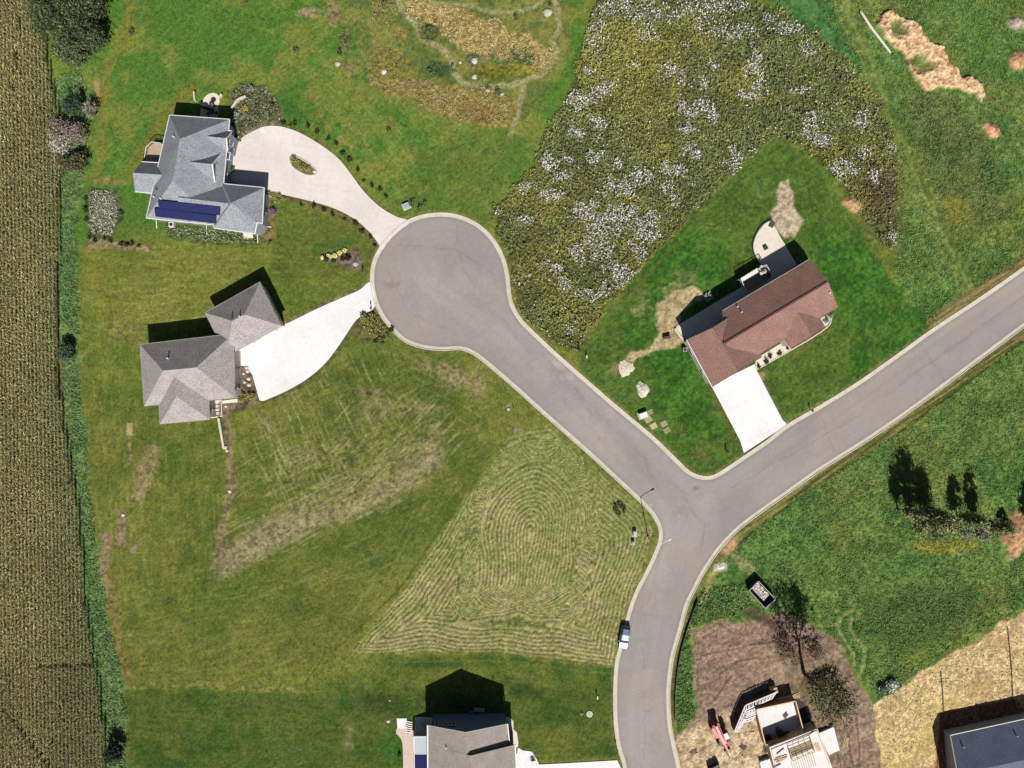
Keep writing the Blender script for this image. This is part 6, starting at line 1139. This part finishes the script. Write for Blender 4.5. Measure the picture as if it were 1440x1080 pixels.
tree(168, 1052, 4.4, [(0, 0, 2.2, 1.9, 1.9, 1.7)], 3000, 0.2, ((36, 54, 44), (52, 70, 54), (30, 44, 36)), 'dark round shrub at the lower left between corn and lawn', 10, 'evergreen_shrub', cat='shrub', trunk_r=0.1)
# tree by the building site
tree(1130, 946, 18.5, [(-0.6, 0.6, 14.4, 4.6, 4.4, 4.2), (0.8, -0.6, 9.8, 3.6, 3.4, 2.4)], 2300, 0.26, ((92, 88, 54), (74, 84, 46), (112, 98, 66), (64, 74, 44)), 'tall sparse tree above the half-built house, throwing a branching shadow', 11, 'tall_tree', trunk_r=0.30, depth=5, spread=0.5, trunk_h=0.24, tipn=0.5)
for i, (x, y, lb) in enumerate(((1100, 905, 'red-brown bare bush left of the branching tree shadow, upper one'), (1108, 922, 'red-brown bare bush left of the branching tree shadow, lower one'), (1143, 914, 'red-brown bare bush right of the branching tree shadow'))):
    tree(x, y, 3.2, [(0, 0, 1.3, 2.2, 1.9, 1.0)], 900, 0.14, ((116, 84, 66), (94, 68, 54), (104, 96, 60)), lb, 20 + i, 'bare_bush', depth=4, trunk_r=0.07, spread=0.95, trunk_h=0.06, cat='bush')
# trees on the weedy lot
for i, (x, y, h, w_, n, lb) in enumerate(((1281, 722, 15.5, 2.6, 9000, 'tallest narrow tree of the row on the weedy lot, throwing the widest shadow'), (1303, 726, 12.0, 1.9, 4600, 'second narrow tree from the left in the row on the weedy lot'), (1262, 716, 11.0, 1.0, 1500, 'thin sapling at the left end of the row on the weedy lot'), (1346, 727, 9.6, 1.7, 3600, 'olive tree in the middle of the row on the weedy lot'), (1371, 733, 12.5, 1.4, 3400, 'slender tree with grey twigs right of the middle of the row'), (1408, 735, 3.2, 1.2, 1200, 'small pale shrub between the row of trees and the soil heap'), (1446, 732, 9.0, 1.6, 3400, 'narrow tree at the right edge of the picture above the soil heap'))):
    tree(x, y, h, [(0, 0, h * 0.42, w_, w_, h * 0.30), (0.3, 0.2, h * 0.66, w_ * 0.8, w_ * 0.75, h * 0.24)], n, 0.22, ((112, 118, 68), (92, 102, 58), (128, 124, 82), (80, 90, 52)), lb, 30 + i, 'slender_tree', depth=4, trunk_r=0.13, spread=0.35, trunk_h=0.16, shell=0.2)
for i, (x, y, r_, c, lb) in enumerate(((1293, 742, 1.9, ((120, 120, 72), (134, 124, 82), (90, 98, 56)), 'olive bush at the foot of the two left trees on the weedy lot'), (1318, 752, 1.5, ((86, 108, 60), (110, 122, 74)), 'dark green bush between the left and middle trees on the weedy lot'), (1355, 745, 1.7, ((104, 114, 92), (70, 84, 56), (128, 134, 112)), 'pale grey-green bush below the middle tree on the weedy lot'), (1380, 752, 1.4, ((130, 126, 112), (104, 106, 84)), 'grey twiggy bush below the slender tree on the weedy lot'), (1252, 962, 1.2, ((170, 184, 170), (90, 114, 84), (206, 210, 200)), 'white-flowered bush where weeds, dirt and straw meet'), (1240, 968, 1.0, ((140, 160, 140), (70, 94, 64)), 'green bush just left of the white-flowered bush by the straw'), (1152, 968, 2.6, ((96, 98, 60), (116, 108, 74), (80, 90, 50)), 'wide olive bush on the bare soil under the tall sparse tree'), (1168, 955, 1.8, ((120, 112, 78), (96, 98, 62)), 'brownish bush right of the wide olive bush under the tall tree'))):
    if r_: tree(x, y, r_ * 1.6, [(0, 0, r_ * 0.7, r_ * 1.15, r_, r_ * 0.7)], int(520 * r_), 0.17, c, lb, 60 + i, 'wild_bush', cat='bush', trunk_r=0.05, depth=2)
# shrub prototypes for the planted beds
def shrub_proto(seed, r_, cols, name='shrub', n=260, sz=0.12):
    o = Vector((0, 0, 0)); t = thing(name, 'x', 'shrub', o); mb = MB(); tips = []; rr = random.Random(seed)
    branches(mb, o, Vector((0, 0, 1)), r_ * 0.6, 0.03, 2, rr, tips, 0.8); mb.build('stems', M_BARK, t)
    crown_leaves(t, o, [(0, 0, r_ * 0.75, r_, r_, r_ * 0.75)], n, sz, cols, seed, 'foliage', shell=0.5, kf=1.7); return t
def row(proto, pts, label, group, first, cat='shrub', jit=0.25, seed=0, each=None):
    rr = random.Random(seed)
    for i, (x, y) in enumerate(pts):
        o = proto if (first and i == 0) else copy_tree(proto)
        o.location = G(x, y); s_ = rr.uniform(1 - jit, 1 + jit); o.scale = (s_, s_, s_); o.rotation_euler = (0, 0, rr.uniform(0, 6.28)); o['label'] = each[i] if each else label; o['category'] = cat
        if group: o['group'] = group
        elif 'group' in o: del o['group']
ORD = ['first', 'second', 'third', 'fourth', 'fifth', 'sixth', 'seventh', 'eighth', 'ninth', 'tenth', 'eleventh', 'twelfth', 'thirteenth', 'fourteenth']
p_dark = shrub_proto(1, 0.55, ((56, 60, 34), (72, 74, 42), (44, 46, 28)), 'border_shrub')
row(p_dark, [(425, 287), (440, 289.5), (455, 297), (470, 301.5), (485, 307.5), (499, 315.5), (510, 324), (523, 334), (528, 344)], 'dark border shrub in the mulch along the lower edge of the cream driveway', 'shrubs along the lower edge of the cream driveway', True, seed=1, each=['dark shrub on the lower edge of the cream driveway, %s from the house' % o_ for o_ in ORD[:9]])
row(p_dark, [(400, 172), (408, 175), (417, 174), (432, 178), (447, 187), (461, 194), (472, 203), (483, 214), (492, 227), (502, 239), (512, 253), (522, 262), (544, 275), (535, 268)], 'dark border shrub in the mulch along the upper edge of the cream driveway', 'shrubs along the upper edge of the cream driveway', False, seed=2, each=['dark shrub on the upper edge of the cream driveway, %s from the house' % o_ for o_ in ORD])
p_g = shrub_proto(2, 0.5, ((70, 96, 48), (92, 118, 62), (56, 80, 40), (120, 132, 80)), 'bedding_plant')
rr0 = random.Random(9)
tag(scatter('bedding_plants', [(232, 318), (262, 318), (300, 323), (360, 331), (362, 342), (300, 341), (232, 331)], 0.55, 0.2, (0.03, 0.35), pick((96, 122, 66), (70, 96, 48), (136, 146, 104), (118, 136, 78), (150, 160, 124)), 650, 0.6, 8, kf=1.15), 'mixed green bedding plants below the solar-panel house', 'bedding plants', kind='stuff')
BED2 = [(322, 135), (345, 118), (375, 122), (392, 142), (396, 168), (372, 174), (345, 184), (331, 205), (325, 210), (322, 190), (328, 162)]
tag(scatter('perennials', BED2, 0.45, 0.2, (0.03, 0.45), pick((112, 118, 80), (84, 98, 58), (136, 136, 100), (150, 152, 124), (96, 84, 62), (112, 122, 70)), 651, 0.7, 12, kf=1.2), 'mixed perennials filling the wide bed above the cream forecourt', 'perennials', kind='stuff')
tag(scatter('perennials', [(126, 270), (162, 267), (167, 300), (158, 332), (128, 330)], 0.6, 0.16, (0.05, 0.45), pick((186, 184, 164), (150, 150, 128), (120, 124, 92), (196, 192, 172)), 652, 0.7, 10, kf=1.2), 'whitish perennials filling the rectangular bed beside the corn strip', 'perennials', kind='stuff')
row(p_g, [(352, 138), (362, 150), (372, 136), (384, 150), (366, 165), (338, 180), (380, 164)], '', None, True, 'plant', 0.4, 4, each=['green plant %s of the wide bed above the forecourt' % s_ for s_ in ('in the upper left', 'in the middle', 'near the top edge', 'in the right half', 'below the middle', 'in the lower left tip', 'at the lower right edge')])
p_s = shrub_proto(3, 0.6, ((150, 162, 148), (128, 142, 124), (168, 176, 160)), 'silver_shrub')
row(p_s, [(334, 160), (353, 126), (331, 170), (346, 162)], '', None, True, 'shrub', 0.3, 5, each=['silver-green shrub beside the curved retaining wall', 'silver-blue shrub at the top left of the wide bed', 'pale shrub against the right wall of the solar-panel house', 'pale green shrub below the yellow-flowered shrub'])
p_y = shrub_proto(4, 0.7, ((214, 186, 50), (190, 160, 48), (226, 200, 84), (120, 120, 50)), 'yellow_shrub'); row(p_y, [(345.5, 153.5)], '', None, True, 'shrub', 0, 6, each=['yellow-flowered shrub right of the curved retaining wall'])
p_p = shrub_proto(5, 0.75, ((120, 84, 140), (96, 60, 116), (142, 104, 160)), 'purple_shrub'); row(p_p, [(385, 298)], '', None, True, 'shrub', 0, 7, each=['round purple-flowered shrub at the right side of the garage wing'])
p_ly = shrub_proto(6, 0.45, ((226, 224, 120), (206, 206, 104), (236, 234, 160)), 'yellow_shrub', 240, 0.13)
row(p_ly, [(453.5, 363), (462, 359.5), (466, 361.5), (471, 360), (478, 356), (485, 352.5)], '', None, True, 'shrub', 0.2, 8, each=['pale yellow round shrub at the left end of the flower bed by the cul-de-sac'] + ['pale yellow round shrub %s of the flower bed by the cul-de-sac' % s_ for s_ in ('second from the left', 'third from the left', 'fourth from the left', 'fifth from the left', 'at the upper right end')])
p_dk = shrub_proto(7, 0.6, ((56, 42, 34), (74, 54, 44), (40, 32, 26)), 'dark_shrub'); row(p_dk, [(459, 364), (470, 366), (482, 364.5), (490, 362.5)], '', None, True, 'shrub', 0.2, 9, each=['dark shrub %s in the flower bed by the cul-de-sac' % s_ for s_ in ('between the two left yellow ones', 'below the middle yellow ones', 'largest and below the right yellow ones', 'alone on the mulch at the right')])
rock(500, 371, 0.62, 'pale grey boulder at the right end of the flower bed by the cul-de-sac', mat('grey_rock', A(176, 178, 176), 0.9, 0.2, 3), 50)
row(p_dark, [(122, 281), (121, 297), (123, 310), (126, 336), (136, 338), (146, 336), (158, 339), (171, 342), (180, 343), (187, 344), (196, 345)], 'dark small shrub at the rim of the pale bed beside the corn strip', 'small shrubs rimming the pale bed', False, seed=11, each=['small dark shrub rimming the pale bed by the corn strip, %s from its top left' % o_ for o_ in ORD[:11]])
p_o = shrub_proto(9, 0.55, ((150, 146, 64), (126, 128, 54), (92, 104, 48), (170, 162, 84)), 'olive_shrub')
tag(scatter('bed_shrubs', [(507, 443), (524, 441), (536, 452), (550, 466), (543, 476), (528, 480), (512, 462)], 0.6, 0.2, (0.1, 0.7), pick((150, 146, 70), (126, 128, 58), (92, 106, 52), (120, 98, 66)), 653, 1.0, 6), 'olive-gold planting between the white driveway and the cul-de-sac', 'planting bed', kind='stuff')
row(p_o, [(511, 449), (520, 454), (530, 462), (538, 470), (526, 472)], '', None, True, 'shrub', 0.3, 12, each=['olive-gold shrub in the bed by the white driveway mouth, %s from its top' % o_ for o_ in ORD[:5]])
row(p_o, [(379, 273), (386, 277), (393, 275), (400, 280), (391, 283)], '', None, False, 'shrub', 0.3, 13, each=['yellow-green shrub right of the garage wing below the cream driveway, %s' % s_ for s_ in ('nearest the wall', 'second from the wall', 'third from the wall', 'furthest from the wall', 'lowest of the five')])
row(p_dark, [(512, 441), (518, 443), (524, 441)], '', None, False, seed=14, each=['dark shrub at the white driveway mouth, %s of three' % s_ for s_ in ('leftmost', 'middle', 'rightmost')])
row(p_g, [(540, 474), (545, 470), (551, 464), (538, 482), (530, 480)], '', None, False, 'shrub', 0.2, 15, each=['green shrub in the bed touching the cul-de-sac, %s' % s_ for s_ in ('nearest the kerb bend', 'second from the kerb bend', 'highest of the five', 'lowest of the five', 'furthest left')])
row(p_o, [(335, 551), (339, 553), (343, 556), (337, 560), (347, 559), (351, 556), (341, 562), (356, 558)], '', None, False, 'shrub', 0.35, 16, each=['thin olive shrub below the rocks beside the grey house, %s from the left' % o_ for o_ in ORD[:8]])
row(p_dark, [(1068, 515), (1075, 508.5), (1084, 502), (1095, 495.5), (1106, 490.5)], '', None, False, seed=17, each=['small dark shrub in front of the brown house, %s from its driveway' % o_ for o_ in ORD[:5]])
row(p_dark, [(563, 1061), (574, 1026.5), (749, 1069)], '', None, False, 'shrub', 0.1, 18, each=['dark potted shrub on the tan walk left of the sunroom', 'dark potted shrub at the foot of the outdoor steps', 'dark round shrub on the white driveway corner of the tan-roofed house'])
row(p_g, [(325.5, 238), (323.5, 210)], '', None, False, 'shrub', 0.1, 19, each=['round green shrub in front of the entry of the solar-panel house', 'green shrub at the left tip of the forecourt'])
for o_ in [o for o in SC.objects if o.get('label', '').startswith('round green shrub in front of the entry')]: o_.scale = (1.6, 1.6, 1.6)
p_k = shrub_proto(10, 0.6, ((54, 74, 40), (76, 96, 54), (110, 118, 88)), 'sapling')
row(p_k, [(417, 72), (479, 75), (547, 184), (187, 46), (345, 3), (172, 300), (380, 341), (579, 286), (597, 285), (590, 292)], '', None, True, 'sapling', 0.15, 20, each=['small sapling on the lawn left of the ringed oval bed', 'dark sapling below the ringed oval bed', 'lone sapling in the open lawn right of the cream driveway', 'dark sapling at the top left by the yellow grass rim', 'sapling at the top edge above the bright lawn', 'small dark shrub on the lawn right of the pale perennial bed', 'green shrub on the lawn below the purple-flowered shrub', 'green shrub right of the tilted utility box', 'pale green shrub further right of the tilted utility box', 'green shrub below and right of the tilted utility box'])
for x, y, sd_ in ((540, 101, 1),):
    rock(x, y, 0.6, 'white boulder below the round olive-gold bed', M_ROCK, 70)
for i, (x, y, r_, lb) in enumerate(((647, 88, 0.4, 'white rock left inside the loop of the garden path'), (667, 85, 0.75, 'largest grey rock group inside the loop of the garden path'), (667, 108, 0.6, 'white rock at the bottom inside the loop of the garden path'), (770, 18, 1.0, 'pale rock outcrop by the bend of the path at the top'), (686, 128, 0.5, 'pale rock at the upper rim of the rust grass'), (706, 133, 0.5, 'grey rock at the upper rim of the rust grass, further right'), (475, 90, 0.6, 'pale rock ring below the dark sapling'), (715, 575, 0.4, 'pale rock beside the road above the hay triangle'))):
    rock(x, y, r_, lb, mat('garden_rock', A(196, 192, 176), 0.9, 0.2, 3), 80 + i)
row(p_k, [(774, 8), (725, 25), (686, 124), (700, 130), (540, 5), (636, 92), (606, 100), (604, 40), (722, 76)], '', None, False, 'shrub', 0.3, 21, each=['dark shrub above the pale rock outcrop at the top path bend', 'dark shrub on the upper rim of the straw-coloured swath', 'dark shrub at the upper rim of the rust grass, left of two', 'dark shrub at the upper rim of the rust grass, right of two', 'dark shrub in the yellow-green bed at the top edge', 'dark shrub beside the path bend left of the loop', 'dark shrub on the bank left of the path bend', 'dark shrub in the planting right of the small tan bed', 'dark shrub at the right inside the loop of the garden path'])
# island in the forecourt
isld = thing('planting_island', 'long oval planted island with pale rim in the cream forecourt', 'planting bed', G(427, 234)); MB().prism([tuple(G(p[0], p[1])[:2]) for p in isl], -0.1, 0.14).build('soil', mat('island_soil', A(112, 106, 76), 0.95, 0.3, 5), isld)
mb = MB(); ip = [G(p[0], p[1], 0.12) for p in isl]
for a, b in zip(ip, ip[1:] + ip[:1]): mb.beam(a, b, 0.2, 0.16)
mb.build('rim', M_STONE, isld)
row(p_o, [(414, 226), (421, 229), (428, 233), (434, 238), (425, 237)], '', None, False, 'plant', 0.3, 22, each=['low olive plant in the oval forecourt island, %s from its upper left tip' % o_ for o_ in ORD[:5]]); rock(442, 242, 0.42, 'white stone at the right tip of the forecourt island', M_ROCK, 90)
flat('forecourt_patch', [(366, 182), (372, 181), (373, 187), (367, 188)], 0.056, M_DR2)
# slabs at the flower bed, hay-plot weeds, misc
row(p_k, [(866, 714), (872, 710), (877, 717), (869, 722)], '', None, False, 'weed', 0.2, 23, each=['dark weed clump in the mown hay near the junction, %s of four' % s_ for s_ in ('leftmost', 'topmost', 'rightmost', 'lowest')])
row(p_s, [(1166, 444), (1161, 451)], '', None, False, 'shrub', 0.1, 24, each=['grey-green shrub in the gravel bed at the right corner of the brown house, upper one', 'grey-green shrub in the gravel bed at the right corner of the brown house, lower one'])
